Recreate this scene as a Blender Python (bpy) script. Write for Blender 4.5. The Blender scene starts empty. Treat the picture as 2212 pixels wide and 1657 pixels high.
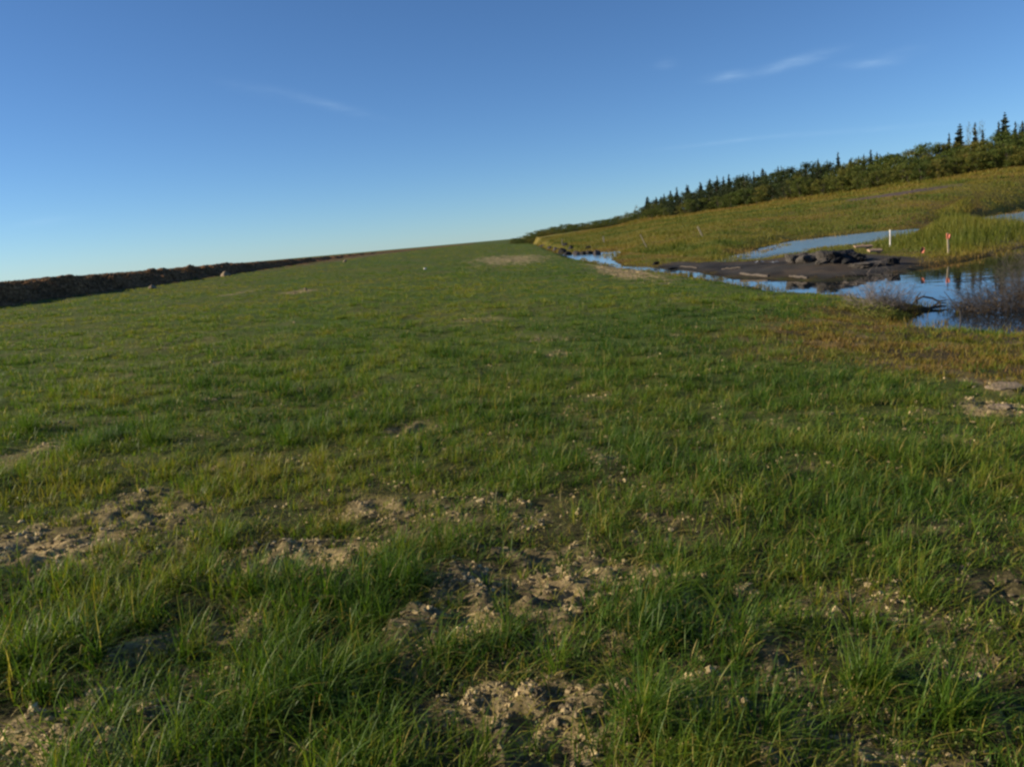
import bpy, math, random
import numpy as np
from mathutils import Matrix, Vector

SC = bpy.context.scene
COL = SC.collection
random.seed(7)
RNG = np.random.default_rng(11)

# ------------------------------------------------------------------ camera
EYE = np.array([0.0, 0.0, 1.6])          # metres, camera height over the grass
PW, PH, FPX = 2212.0, 1657.0, 1750.0     # photograph in its viewing pixels, focal length in them
VP = (1110.0, 516.0)                     # where the axis of the embankment vanishes
SLOPE = 0.0882                           # the photographer held the camera tilted


def cam_dir(px, py):
    return np.array([(px - PW / 2) / FPX, (PH / 2 - py) / FPX, -1.0])


d1 = cam_dir(*VP)
d2 = cam_dir(VP[0] + 1000, VP[1] - 1000 * SLOPE)
fw = d1 / np.linalg.norm(d1)
up = np.cross(d2, d1)
up = up / np.linalg.norm(up)
if up[1] < 0:
    up = -up
rt = np.cross(fw, up)
ROT = np.array([rt, fw, up])             # camera -> world
cam_data = bpy.data.cameras.new('camera')
cam = bpy.data.objects.new('camera', cam_data)
COL.objects.link(cam)
M = Matrix.Identity(4)
for i in range(3):
    for j in range(3):
        M[i][j] = float(ROT[i][j])
    M[i][3] = float(EYE[i])
cam.matrix_world = M
cam_data.sensor_width = 36.0
cam_data.lens = 36.0 * FPX / PW
cam_data.clip_start = 0.05
cam_data.clip_end = 20000
SC.camera = cam


def ray(px, py):
    d = ROT @ cam_dir(px, py)
    return d / np.linalg.norm(d)


# ------------------------------------------------------------------ light, sky, exposure
SUN_EL, SUN_AZ = 21.5, -92.0             # degrees; azimuth from +Y (ahead) towards +X (right)
sd = bpy.data.lights.new('sun', 'SUN')
sd.energy = 5.0  # late sun
sd.angle = math.radians(0.55)
sd.color = (1.0, 0.86, 0.64)
sun = bpy.data.objects.new('sun', sd)
COL.objects.link(sun)
el, az = math.radians(SUN_EL), math.radians(SUN_AZ)
to_sun = Vector((math.cos(el) * math.sin(az), math.cos(el) * math.cos(az), math.sin(el)))
sun.rotation_euler = to_sun.to_track_quat('Z', 'Y').to_euler()

world = bpy.data.worlds.new('World')
SC.world = world
world.use_nodes = True
wt = world.node_tree
for n in list(wt.nodes):
    wt.nodes.remove(n)
w_out = wt.nodes.new('ShaderNodeOutputWorld')
w_bg = wt.nodes.new('ShaderNodeBackground')
w_sky = wt.nodes.new('ShaderNodeTexSky')
w_sky.sky_type = 'NISHITA'
w_sky.sun_disc = False
w_sky.sun_elevation = math.radians(SUN_EL)
w_sky.sun_rotation = math.radians(SUN_AZ)
w_sky.altitude = 1500
w_sky.air_density = 0.9
w_sky.dust_density = 0.15
w_sky.ozone_density = 4.0
w_bg.inputs['Strength'].default_value = 0.078
wt.links.new(w_bg.outputs[0], w_out.inputs[0])
w_tc = wt.nodes.new('ShaderNodeTexCoord')


def wmath(op, a, b=None, clamp=False):
    n = wt.nodes.new('ShaderNodeMath')
    n.operation = op
    n.use_clamp = clamp
    for i, v in enumerate((a, b)):
        if v is None:
            continue
        if isinstance(v, (int, float)):
            n.inputs[i].default_value = v
        else:
            wt.links.new(v, n.inputs[i])
    return n.outputs[0]


def wdot(vec):
    n = wt.nodes.new('ShaderNodeVectorMath')
    n.operation = 'DOT_PRODUCT'
    wt.links.new(w_tc.outputs['Generated'], n.inputs[0])
    n.inputs[1].default_value = tuple(float(x) for x in vec)
    return n.outputs['Value']


# thin cirrus streaks high in the sky, given by their two ends
w_noise = wt.nodes.new('ShaderNodeTexNoise')
w_noise.inputs['Scale'].default_value = 60.0
w_noise.inputs['Detail'].default_value = 6.0
w_map = wt.nodes.new('ShaderNodeMapping')
w_map.inputs['Scale'].default_value = (0.5, 1.0, 2.6)
wt.links.new(w_tc.outputs['Generated'], w_map.inputs['Vector'])
wt.links.new(w_map.outputs[0], w_noise.inputs['Vector'])
w_total = None
for (a, b, wid, amt) in [((1530, 172), (1615, 160), 8, .36), ((1645, 156), (1790, 114), 9, .40),
                         ((1820, 141), (1930, 137), 7, .24), ((1860, 140), (1990, 105), 10, .10),
                         ((1415, 142), (1460, 138), 9, .12), ((625, 205), (800, 250), 9, .15),
                         ((1440, 322), (1700, 292), 4, .16), ((1650, 298), (2050, 268), 5, .10),
                         ((20, 490), (160, 470), 8, .10), ((480, 180), (640, 208), 12, .07)]:
    A, B = ray(*a), ray(*b)
    mid = (A + B) / 2
    t = B - A
    half = np.linalg.norm(t) / 2
    t = t / np.linalg.norm(t)
    nrm = np.cross(mid, t)
    nrm /= np.linalg.norm(nrm)
    u = wmath('DIVIDE', wmath('SUBTRACT', wdot(t), float(np.dot(t, mid))), float(half))
    v = wmath('DIVIDE', wmath('SUBTRACT', wdot(nrm), float(np.dot(nrm, mid))), wid / FPX)
    r2 = wmath('ADD', wmath('MULTIPLY', u, u), wmath('MULTIPLY', v, v))
    g = wmath('POWER', 2.718, wmath('MULTIPLY', r2, -1.1))
    g = wmath('MULTIPLY', g, amt * .48)
    front = wmath('GREATER_THAN', wdot(mid / np.linalg.norm(mid)), 0.5)
    g = wmath('MULTIPLY', g, front)
    w_total = g if w_total is None else wmath('ADD', w_total, g)
w_nz = wt.nodes.new('ShaderNodeMapRange')
w_nz.inputs['From Min'].default_value = 0.3
w_nz.inputs['From Max'].default_value = 0.7
w_nz.inputs['To Min'].default_value = 0.25
wt.links.new(w_noise.outputs[0], w_nz.inputs['Value'])
w_fac = wmath('MULTIPLY', w_total, w_nz.outputs[0], True)
w_mix = wt.nodes.new('ShaderNodeMix')
w_mix.data_type = 'RGBA'
wt.links.new(w_fac, w_mix.inputs['Factor'])
wt.links.new(w_sky.outputs[0], w_mix.inputs['A'])
w_mix.inputs['B'].default_value = (9.5, 9.8, 10.0, 1)
w_tint = wt.nodes.new('ShaderNodeMix')   # clear northern air: the whole sky a deeper blue
w_tint.data_type, w_tint.blend_type = 'RGBA', 'MULTIPLY'
w_tint.inputs['Factor'].default_value = 1
w_tint.inputs['B'].default_value = (.655, .82, .96, 1)
wt.links.new(w_mix.outputs['Result'], w_tint.inputs['A'])
wt.links.new(w_tint.outputs['Result'], w_bg.inputs['Color'])

SC.view_settings.view_transform = 'Standard'
SC.view_settings.look = 'None'
SC.view_settings.gamma = 1.0
SC.view_settings.exposure = 0.72
SC.view_settings.use_curve_mapping = False
SC.render.engine = 'CYCLES'
SC.cycles.max_bounces = 6
SC.cycles.transparent_max_bounces = 8
SC.cycles.pixel_filter_type = 'BLACKMAN_HARRIS'
SC.cycles.filter_width = 2.5

# ------------------------------------------------------------------ numpy noise and shape helpers
_PERM = np.random.default_rng(3).random((256, 256))


def vnoise(x, y, seed=0):
    x = np.asarray(x, float) + seed * 17.31
    y = np.asarray(y, float) + seed * 9.77
    xi = np.floor(x).astype(np.int64)
    yi = np.floor(y).astype(np.int64)
    fx, fy = x - xi, y - yi
    fx = fx * fx * (3 - 2 * fx)
    fy = fy * fy * (3 - 2 * fy)
    g = lambda a, b: _PERM[a & 255, b & 255]
    return (g(xi, yi) * (1 - fx) + g(xi + 1, yi) * fx) * (1 - fy) + (g(xi, yi + 1) * (1 - fx) + g(xi + 1, yi + 1) * fx) * fy


def fbm(x, y, scale, seed=0, octv=4):
    s, a, tot = 0.0, 1.0, 0.0
    c, si = math.cos(0.6), math.sin(0.6)
    x, y = np.asarray(x, float) / scale, np.asarray(y, float) / scale
    for k in range(octv):
        s = s + a * vnoise(x, y, seed + k * 3)
        tot += a
        a *= 0.5
        x, y = 2.03 * (c * x - si * y), 2.03 * (si * x + c * y)
    return s / tot                        # 0..1


def sstep(a, b, x):
    t = np.clip((np.asarray(x, float) - a) / (b - a), 0, 1)
    return t * t * (3 - 2 * t)


def sdist(poly, x, y):
    """signed distance to a closed polygon, positive inside"""
    x, y = np.asarray(x, float), np.asarray(y, float)
    best = np.full(x.shape, 1e18)
    inside = np.zeros(x.shape, bool)
    n = len(poly)
    for i in range(n):
        ax, ay = poly[i]
        bx, by = poly[(i + 1) % n]
        ex, ey = bx - ax, by - ay
        L = ex * ex + ey * ey + 1e-12
        t = np.clip(((x - ax) * ex + (y - ay) * ey) / L, 0, 1)
        dx, dy = x - ax - t * ex, y - ay - t * ey
        best = np.minimum(best, dx * dx + dy * dy)
        cond = (ay > y) != (by > y)
        xc = ax + (y - ay) * ex / (ey if abs(ey) > 1e-12 else 1e-12)
        inside ^= cond & (x < xc)
    d = np.sqrt(best)
    return np.where(inside, d, -d)


WZ = -0.6                                 # water level


def on_z(px, py, z):
    d = ray(px, py)
    t = (z - EYE[2]) / d[2]
    p = EYE + d * t
    return float(p[0]), float(p[1])


# ------------------------------------------------------------------ plan of the land
near_shore = [(2212, 731), (2100, 724), (1950, 716), (1952, 694), (1992, 672), (1935, 656), (1850, 648), (1780, 640), (1700, 640),
              (1600, 620), (1510, 604), (1420, 593), (1340, 583), (1260, 566), (1210, 551)]
near_poly = [(9.6, -60.0), (8.9, 8.0)] + [on_z(a, b, WZ) for a, b in near_shore] + [(5.6, 160), (6, 400), (40, 6000), (-6000, 6000), (-6000, -60)]
isl_front = [(1318, 561), (1345, 576), (1412, 579), (1500, 589), (1560, 600), (1650, 603), (1730, 607), (1800, 607), (1867, 601), (1933, 591),
             (1969, 587), (1984, 581), (2059, 572), (2149, 552), (2212, 535), (2300, 515)]
isl_back = [(2300, 494), (2212, 490), (2135, 484), (2118, 462), (2060, 470), (2000, 482), (1975, 504), (1925, 522), (1849, 532), (1766, 538), (1718, 549), (1649, 562), (1559, 567), (1450, 558), (1345, 548)]
isl_poly = [on_z(a, b, WZ) for a, b in isl_front + isl_back]
far_edge = [(1349, 542), (1330, 553), (1400, 567), (1550, 563), (1649, 536), (1712, 521), (1819, 509), (1909, 500), (1969, 496), (2040, 483), (2119, 471), (2212, 457), (2330, 441)]
far_poly = [(5.2, 92.0), on_z(1294, 546, WZ)] + [on_z(a, b, WZ) for a, b in far_edge] + [(130, 90), (900, 250), (3000, 6000), (40, 6000), (6, 400), (4.5, 160)]

# the wood's foot: picture column -> depth, row
TL_PX = np.array([1120, 1200, 1300, 1400, 1500, 1700, 1850, 2000, 2212, 2500.])
TL_PY = np.array([519, 506, 492, 473, 461, 432, 412, 388, 354, 318.])
TL_Y = np.array([250, 225, 210, 200, 190, 172, 160, 152, 148, 140.])
_tl = [EYE + ray(a, b) * (yy / ray(a, b)[1]) for a, b, yy in zip(TL_PX, TL_PY, TL_Y)]
TL_TH = np.array([p[0] / p[1] for p in _tl])
TL_Z = np.array([p[2] for p in _tl])
_fe = [on_z(1294, 546, WZ)] + [on_z(a, b, WZ) for a, b in far_edge if (a, b) not in ((1330, 553), (1400, 567))]
FE_TH = np.array([p[0] / p[1] for p in _fe])
FE_Y = np.array([p[1] for p in _fe])
_o = np.argsort(FE_TH)
FE_TH, FE_Y = FE_TH[_o], FE_Y[_o]

BERM_X = -20.0


def field_z(x, y):
    rise = 0.76 + 0.0055 * np.clip(y - 31, -30, 80)
    xl = np.clip(-x, 0, 20.0) / 20.0
    xr = np.clip(x, 0, 12) / 7.5
    z = rise * xl - 0.40 * np.minimum(xr, 1.25) ** 1.2
    far = sstep(120, 600, y)
    return z * (1 - far) + far * (0.9 * sstep(25, -40, x))


def marsh_z(x, y):
    th = x / np.maximum(y, 1.0)
    y0 = np.interp(th, FE_TH, FE_Y)
    y1 = np.interp(th, TL_TH, TL_Y)
    z1 = np.interp(th, TL_TH, TL_Z)
    s = np.clip((y - y0) / np.maximum(y1 - y0, 10), 0, 1.6)
    return -0.42 + (z1 + 0.42) * np.where(s < 1, s, 1 + (s - 1) * 0.35)


def dists(x, y):
    return sdist(near_poly, x, y), sdist(isl_poly, x, y), sdist(far_poly, x, y)


def lip(d, h, w=0.55):
    """shore profile: bed to h above the water inside"""
    return np.where(d > 0, WZ + h * sstep(0, w, d), WZ + 0.9 * np.maximum(d, -0.6))


mud_poly = [on_z(a, b, WZ) for a, b in isl_front[2:12]] + [on_z(1990, 572, WZ), on_z(1935, 566, WZ), on_z(1900, 560, WZ), on_z(1840, 556, WZ), on_z(1700, 562, WZ), on_z(1600, 571, WZ), on_z(1450, 571, WZ)]
mud_hump = on_z(1800, 582, WZ)


def mud_near(x, y):
    return sstep(-.3, .6, sdist(mud_poly, x, y))


def height(x, y, fine=True):
    x, y = np.asarray(x, float), np.asarray(y, float)
    dn, di, df = dists(x, y)
    w1 = (fbm(x, y, 1.7, 5, 3) - .5) * 0.9
    dn2, di2, df2 = dn + w1, di + w1 * .8, df + w1
    zf = field_z(x, y)
    zn = np.where(dn2 > 0, np.maximum(WZ + 0.02, zf * sstep(0, 1.4, dn2) + (WZ + .05) * (1 - sstep(0, 1.4, dn2))), WZ + 0.7 * np.maximum(dn2, -0.7))
    zi = lip(di2, 0.09) + 0.05 * sstep(0.5, 3.5, di2)
    hx, hy = mud_hump
    zi = zi + 0.24 * np.exp(-(((x - hx) / 3.0) ** 2 + ((y - hy) / 2.4) ** 2)) * sstep(0, 1, di2)
    zm = np.where(df2 > 0, (WZ + .05) * (1 - sstep(0, 2, df2)) + marsh_z(x, y) * sstep(0, 2, df2), WZ + 0.5 * np.maximum(df2, -0.8))
    z = np.maximum(np.maximum(zn, zi), zm)
    if fine:
        r = np.hypot(x, y)
        land = (np.maximum(np.maximum(dn2, di2), df2) > 0.2)
        amp = 0.05 * sstep(0, 3, r) * np.where(land, 1, .4)
        z = z + amp * (fbm(x, y, .8, 21, 4) - .5) * 2
        z = z + np.where(df2 > 1, 1, 0) * 0.22 * (fbm(x, y, 14, 31, 3) - .5) * sstep(60, 120, y)
        z = z + mud_near(x, y) * (.16 * (fbm(x, y, 1.1, 47, 4) - .5) + .05 * (np.abs(fbm(x * .6, y, .5, 48, 3) - .5) * 2))
        z = z + 0.035 * (fbm(x, y, .16, 41, 3) - .5) * sstep(30, 5, r)
    return z


def hit(px, py, tmin=1.0, tmax=900.0):
    d = ray(px, py)
    t = np.geomspace(tmin, tmax, 2600)
    P = EYE[None] + d[None] * t[:, None]
    below = P[:, 2] < np.maximum(height(P[:, 0], P[:, 1]), WZ)
    k = int(np.argmax(below)) if below.any() else len(t) - 1
    p = P[k]
    return float(p[0]), float(p[1]), float(max(height(p[0:1], p[1:2])[0], WZ))


def gz(x, y):
    return float(height(np.array([x]), np.array([y]))[0])


# ------------------------------------------------------------------ bare spots in the grass: (picture x, y, half width, half height, strength)
BARE = [(40, 1195, 160, 55, 1.0), (250, 1120, 130, 34, .7), (560, 1215, 150, 40, .85), (705, 1235, 80, 30, .8), (800, 1105, 90, 26, .7),
        (950, 1165, 70, 22, .55), (1000, 1290, 110, 80, .85), (1190, 1310, 55, 55, .75), (430, 1490, 120, 50, .75), (640, 1640, 90, 26, .9),
        (1150, 1570, 170, 80, 1.0), (950, 1560, 90, 70, .85), (1275, 990, 55, 28, .8), (880, 930, 50, 20, .7), (760, 855, 30, 9, .7),
        (1500, 1480, 80, 60, .8), (320, 1480, 60, 40, .8), (60, 985, 60, 20, .7), (1190, 732, 80, 8, .5), (640, 633, 34, 5, .7), (1100, 560, 75, 8, .75),
        (1335, 583, 50, 6, .9), (1790, 745, 55, 13, .9), (2165, 832, 50, 17, 1.0), (2150, 880, 60, 15, .9), (2050, 962, 70, 13, .8),
        (1530, 1000, 35, 12, .6), (1760, 1005, 50, 14, .5), (1420, 1237, 20, 12, .8), (1900, 1262, 50, 14, .6), (40, 1600, 50, 26, .8),
        (1340, 1400, 60, 50, .55), (2190, 1560, 50, 30, .6), (1050, 690, 60, 7, .4), (1640, 1250, 16, 14, .6), (300, 1080, 60, 20, .6), (1210, 760, 30, 8, .5),
        (520, 632, 20, 4, .6), (2190, 1010, 40, 12, .5)]
BARE_W = []
for (a, b, rx, ry, s) in BARE:
    rx, ry = rx * 1.1, ry * 1.2
    x0, y0, z0 = hit(a, b)
    x1, y1, z1 = hit(a, b - ry)
    dd = math.dist((x0, y0), (0, 0))
    BARE_W.append((x0, y0, rx * dd / FPX, max(math.dist((x0, y0), (x1, y1)) * .9, 0.05), s))


def bare_mask(x, y):
    m = np.zeros(np.shape(x))
    wob = (fbm(x, y, .35, 77, 3) - .5) * 1.3
    for (cx, cy, ax, ay, s) in BARE_W:
        q = np.sqrt(((x - cx) / ax) ** 2 + ((y - cy) / ay) ** 2) + wob
        m = np.maximum(m, s * sstep(1.15, .55, q))
    r = np.hypot(x, y)
    n = fbm(x, y, .42, 91, 4)
    m = np.maximum(m, .9 * sstep(.525, .62, n) * sstep(6.0, 3.2, r) * (1 - .5 * sstep(0, 1.0, x)))
    m = np.maximum(m, .3 * sstep(.68, .76, n) * sstep(30, 8, r))
    return m


moss_poly = [hit(a, b)[:2] for a, b in [(1620, 722), (1760, 690), (1860, 672), (1900, 660), (1945, 660), (2000, 670), (1960, 712), (2110, 726), (2260, 735), (2320, 826), (2212, 826), (2080, 808), (1980, 792), (1850, 782), (1740, 758)]]


def moss_mask(x, y):
    return sstep(-1.2, .6, sdist(moss_poly, x, y) + (fbm(x, y, .7, 61, 3) - .5) * 1.6)


def mud_mask(x, y):
    return sstep(-.5, .35, sdist(mud_poly, x, y) + (fbm(x, y, .9, 66, 3) - .5) * 1.2)


# ------------------------------------------------------------------ materials
def new_mat(name):
    m = bpy.data.materials.new(name)
    m.use_nodes = True
    nt = m.node_tree
    b = nt.nodes['Principled BSDF']
    return m, nt, b


def noise_node(nt, scale, detail=5, rough=.6, vec=None):
    n = nt.nodes.new('ShaderNodeTexNoise')
    n.inputs['Scale'].default_value = scale
    n.inputs['Detail'].default_value = detail
    n.inputs['Roughness'].default_value = rough
    if vec is None:
        tc = nt.nodes.new('ShaderNodeTexCoord')
        vec = tc.outputs['Object']
    nt.links.new(vec, n.inputs['Vector'])
    return n


def ramp_node(nt, fac, stops):
    r = nt.nodes.new('ShaderNodeValToRGB')
    e = r.color_ramp.elements
    e[0].position, e[0].color = stops[0][0], (*stops[0][1], 1)
    e[1].position, e[1].color = stops[-1][0], (*stops[-1][1], 1)
    for p, c in stops[1:-1]:
        q = e.new(p)
        q.color = (*c, 1)
    nt.links.new(fac, r.inputs[0])
    return r


def simple_mat(name, c0, c1, scale=6, rough=.8, bump=.3, spec=.3):
    m, nt, b = new_mat(name)
    n = noise_node(nt, scale)
    r = ramp_node(nt, n.outputs[0], [(.3, c0), (.7, c1)])
    nt.links.new(r.outputs[0], b.inputs['Base Color'])
    b.inputs['Roughness'].default_value = rough
    b.inputs['Specular IOR Level'].default_value = spec
    if bump:
        n2 = noise_node(nt, scale * 4)
        bp = nt.nodes.new('ShaderNodeBump')
        bp.inputs['Strength'].default_value = bump
        bp.inputs['Distance'].default_value = 0.3 / scale
        nt.links.new(n2.outputs[0], bp.inputs['Height'])
        nt.links.new(bp.outputs[0], b.inputs['Normal'])
    return m


def ground_mat():
    m, nt, b = new_mat('soil')
    at = nt.nodes.new('ShaderNodeAttribute')
    at.attribute_name = 'albedo'
    n1 = noise_node(nt, 30, 6, .7)
    n2 = noise_node(nt, 2.2, 5, .6)
    r1 = ramp_node(nt, n1.outputs[0], [(.3, (.55, .55, .55)), (.72, (1.4, 1.4, 1.4))])
    r2 = ramp_node(nt, n2.outputs[0], [(.3, (.75, .78, .75)), (.7, (1.2, 1.17, 1.1))])
    mul = nt.nodes.new('ShaderNodeMix')
    mul.data_type, mul.blend_type = 'RGBA', 'MULTIPLY'
    mul.inputs['Factor'].default_value = 1
    nt.links.new(at.outputs['Color'], mul.inputs['A'])
    nt.links.new(r1.outputs[0], mul.inputs['B'])
    mul2 = nt.nodes.new('ShaderNodeMix')
    mul2.data_type, mul2.blend_type = 'RGBA', 'MULTIPLY'
    mul2.inputs['Factor'].default_value = 1
    nt.links.new(mul.outputs['Result'], mul2.inputs['A'])
    nt.links.new(r2.outputs[0], mul2.inputs['B'])
    nt.links.new(mul2.outputs['Result'], b.inputs['Base Color'])
    b.inputs['Roughness'].default_value = .95
    b.inputs['Specular IOR Level'].default_value = .1
    bp = nt.nodes.new('ShaderNodeBump')
    bp.inputs['Strength'].default_value = .8
    bp.inputs['Distance'].default_value = .03
    nt.links.new(n1.outputs[0], bp.inputs['Height'])
    nt.links.new(bp.outputs[0], b.inputs['Normal'])
    return m


def blade_mat(name, stops, trans=.38, rough=.5, spec=.2, boost=1.25):
    m, nt, b = new_mat(name)
    at = nt.nodes.new('ShaderNodeAttribute')
    at.attribute_name = 'tint'
    r = ramp_node(nt, at.outputs['Fac'], stops)
    nt.links.new(r.outputs[0], b.inputs['Base Color'])
    b.inputs['Roughness'].default_value = rough
    b.inputs['Specular IOR Level'].default_value = spec
    tr = nt.nodes.new('ShaderNodeBsdfTranslucent')
    br = nt.nodes.new('ShaderNodeMix')
    br.data_type, br.blend_type = 'RGBA', 'MULTIPLY'
    br.inputs['Factor'].default_value = 1
    br.inputs['B'].default_value = (boost * 1.1, boost * 1.15, boost * .6, 1)
    nt.links.new(r.outputs[0], br.inputs['A'])
    nt.links.new(br.outputs['Result'], tr.inputs['Color'])
    mx = nt.nodes.new('ShaderNodeMixShader')
    mx.inputs[0].default_value = trans
    nt.links.new(b.outputs[0], mx.inputs[1])
    nt.links.new(tr.outputs[0], mx.inputs[2])
    nt.links.new(mx.outputs[0], nt.nodes['Material Output'].inputs[0])
    return m


def obj_tint_mat(name, stops, trans=.25, rough=.6):
    """foliage whose tint varies leaf by leaf (attribute) and plant by plant"""
    m, nt, b = new_mat(name)
    at = nt.nodes.new('ShaderNodeAttribute')
    at.attribute_name = 'tint'
    oi = nt.nodes.new('ShaderNodeObjectInfo')
    ad = nt.nodes.new('ShaderNodeMath')
    ad.operation = 'MULTIPLY_ADD'
    nt.links.new(oi.outputs['Random'], ad.inputs[0])
    ad.inputs[1].default_value = .5
    a2 = nt.nodes.new('ShaderNodeMath')
    a2.operation = 'MULTIPLY'
    a2.inputs[1].default_value = .5
    nt.links.new(at.outputs['Fac'], a2.inputs[0])
    nt.links.new(a2.outputs[0], ad.inputs[2])
    r = ramp_node(nt, ad.outputs[0], stops)
    nt.links.new(r.outputs[0], b.inputs['Base Color'])
    b.inputs['Roughness'].default_value = rough
    b.inputs['Specular IOR Level'].default_value = .2
    tr = nt.nodes.new('ShaderNodeBsdfTranslucent')
    nt.links.new(r.outputs[0], tr.inputs['Color'])
    mx = nt.nodes.new('ShaderNodeMixShader')
    mx.inputs[0].default_value = trans
    nt.links.new(b.outputs[0], mx.inputs[1])
    nt.links.new(tr.outputs[0], mx.inputs[2])
    nt.links.new(mx.outputs[0], nt.nodes['Material Output'].inputs[0])
    return m


path_poly = [hit(a, b)[:2] for a, b in [(1830, 432), (1900, 422), (1960, 414), (2075, 397), (2075, 401), (1960, 420), (1900, 428), (1830, 437)]]


def path_mask(x, y):
    return sstep(-.8, .4, sdist(path_poly, x, y) + (fbm(x, y, 1.5, 69, 3) - .5) * 1.5)


MAT = {}
MAT['ground'] = ground_mat()
MAT['grass'] = blade_mat('grass_blades', [(0, (.031, .072, .008)), (.33, (.070, .134, .014)), (.58, (.134, .172, .018)), (.82, (.22, .185, .026)), (1, (.38, .30, .11))])
MAT['sedge'] = blade_mat('sedge_blades', [(0, (.05, .085, .010)), (.35, (.105, .115, .013)), (.65, (.175, .138, .018)), (.85, (.185, .118, .026)), (1, (.150, .086, .030))], .3, .55, .2, 1.1)
MAT['forb'] = blade_mat('small_leaves', [(0, (.07, .12, .02)), (.5, (.17, .19, .03)), (1, (.32, .26, .10))], .3, .5, .25)
MAT['leaf'] = obj_tint_mat('shrub_leaves', [(0, (.034, .055, .011)), (.35, (.062, .090, .016)), (.65, (.108, .118, .020)), (1, (.19, .140, .03))])
MAT['dark_leaf'] = obj_tint_mat('dark_leaves', [(0, (.018, .030, .012)), (.5, (.032, .048, .016)), (1, (.062, .072, .02))])
MAT['needle'] = obj_tint_mat('spruce_needles', [(0, (.014, .024, .014)), (.5, (.024, .036, .018)), (1, (.045, .050, .024))], .12)
MAT['birch'] = obj_tint_mat('sparse_leaves', [(0, (.09, .11, .07)), (1, (.16, .16, .10))], .3)
MAT['bark'] = simple_mat('bark', (.05, .04, .035), (.12, .10, .08), 9, .9, .4)
MAT['twig'] = simple_mat('dead_twigs', (.030, .027, .026), (.085, .075, .068), 12, .85, .2)
MAT['pale_twig'] = simple_mat('grey_twigs', (.10, .085, .075), (.24, .20, .17), 12, .85, .2)
MAT['rust'] = obj_tint_mat('withered_leaves', [(0, (.045, .034, .020)), (.5, (.095, .060, .030)), (1, (.17, .12, .05))], .2)
MAT['crumb'] = None
MAT['peat'] = simple_mat('black_peat', (.006, .006, .007), (.020, .019, .020), 5, .75, .6)
MAT['clay'] = simple_mat('grey_clay', (.035, .032, .030), (.105, .09, .076), 4, .9, .7)
MAT['sheet'] = simple_mat('grey_sheet', (.16, .17, .19), (.24, .25, .27), 3, .6, .2)
MAT['stone'] = simple_mat('pale_stone', (.14, .105, .068), (.29, .225, .15), 8, .9, .8)
MAT['darkstone'] = simple_mat('dark_clod', (.02, .018, .015), (.05, .042, .032), 14, .9, .6)
MAT['white'] = simple_mat('white_plastic', (.42, .40, .36), (.62, .59, .54), 3, .45, .05)
MAT['lath'] = simple_mat('pale_wood', (.46, .36, .21), (.64, .52, .34), 11, .75, .3)
MAT['plank'] = simple_mat('weathered_plank', (.20, .13, .08), (.40, .28, .18), 7, .8, .5)
MAT['orange'] = simple_mat('orange_ribbon', (.55, .15, .085), (.66, .22, .13), 6, .6, .1)
MAT['berm'] = None


def berm_mat():
    m, nt, b = new_mat('rough_peat_soil')
    n1 = noise_node(nt, 7, 8, .75)
    r1 = ramp_node(nt, n1.outputs[0], [(.34, (.046, .024, .012)), (.52, (.19, .100, .046)), (.66, (.44, .25, .12))])
    nt.links.new(r1.outputs[0], b.inputs['Base Color'])
    b.inputs['Roughness'].default_value = .95
    b.inputs['Specular IOR Level'].default_value = .05
    bp = nt.nodes.new('ShaderNodeBump')
    bp.inputs['Strength'].default_value = 1
    bp.inputs['Distance'].default_value = .06
    nt.links.new(n1.outputs[0], bp.inputs['Height'])
    nt.links.new(bp.outputs[0], b.inputs['Normal'])
    return m


MAT['berm'] = berm_mat()


def crumb_mat():
    m, nt, b = new_mat('soil_crumb')
    at = nt.nodes.new('ShaderNodeAttribute')
    at.attribute_name = 'tint'
    r = ramp_node(nt, at.outputs['Fac'], [(0, (.07, .058, .040)), (.3, (.18, .14, .082)), (.7, (.40, .305, .160)), (1, (.54, .43, .24))])
    n1 = noise_node(nt, 120, 4, .6)
    mul = nt.nodes.new('ShaderNodeMix')
    mul.data_type, mul.blend_type = 'RGBA', 'MULTIPLY'
    mul.inputs['Factor'].default_value = .6
    nt.links.new(r.outputs[0], mul.inputs['A'])
    nt.links.new(n1.outputs[0], mul.inputs['B'])
    nt.links.new(r.outputs[0], b.inputs['Base Color'])
    b.inputs['Roughness'].default_value = .95
    b.inputs['Specular IOR Level'].default_value = .1
    bp = nt.nodes.new('ShaderNodeBump')
    bp.inputs['Strength'].default_value = .6
    bp.inputs['Distance'].default_value = .004
    nt.links.new(n1.outputs[0], bp.inputs['Height'])
    nt.links.new(bp.outputs[0], b.inputs['Normal'])
    return m


MAT['crumb'] = crumb_mat()


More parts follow.
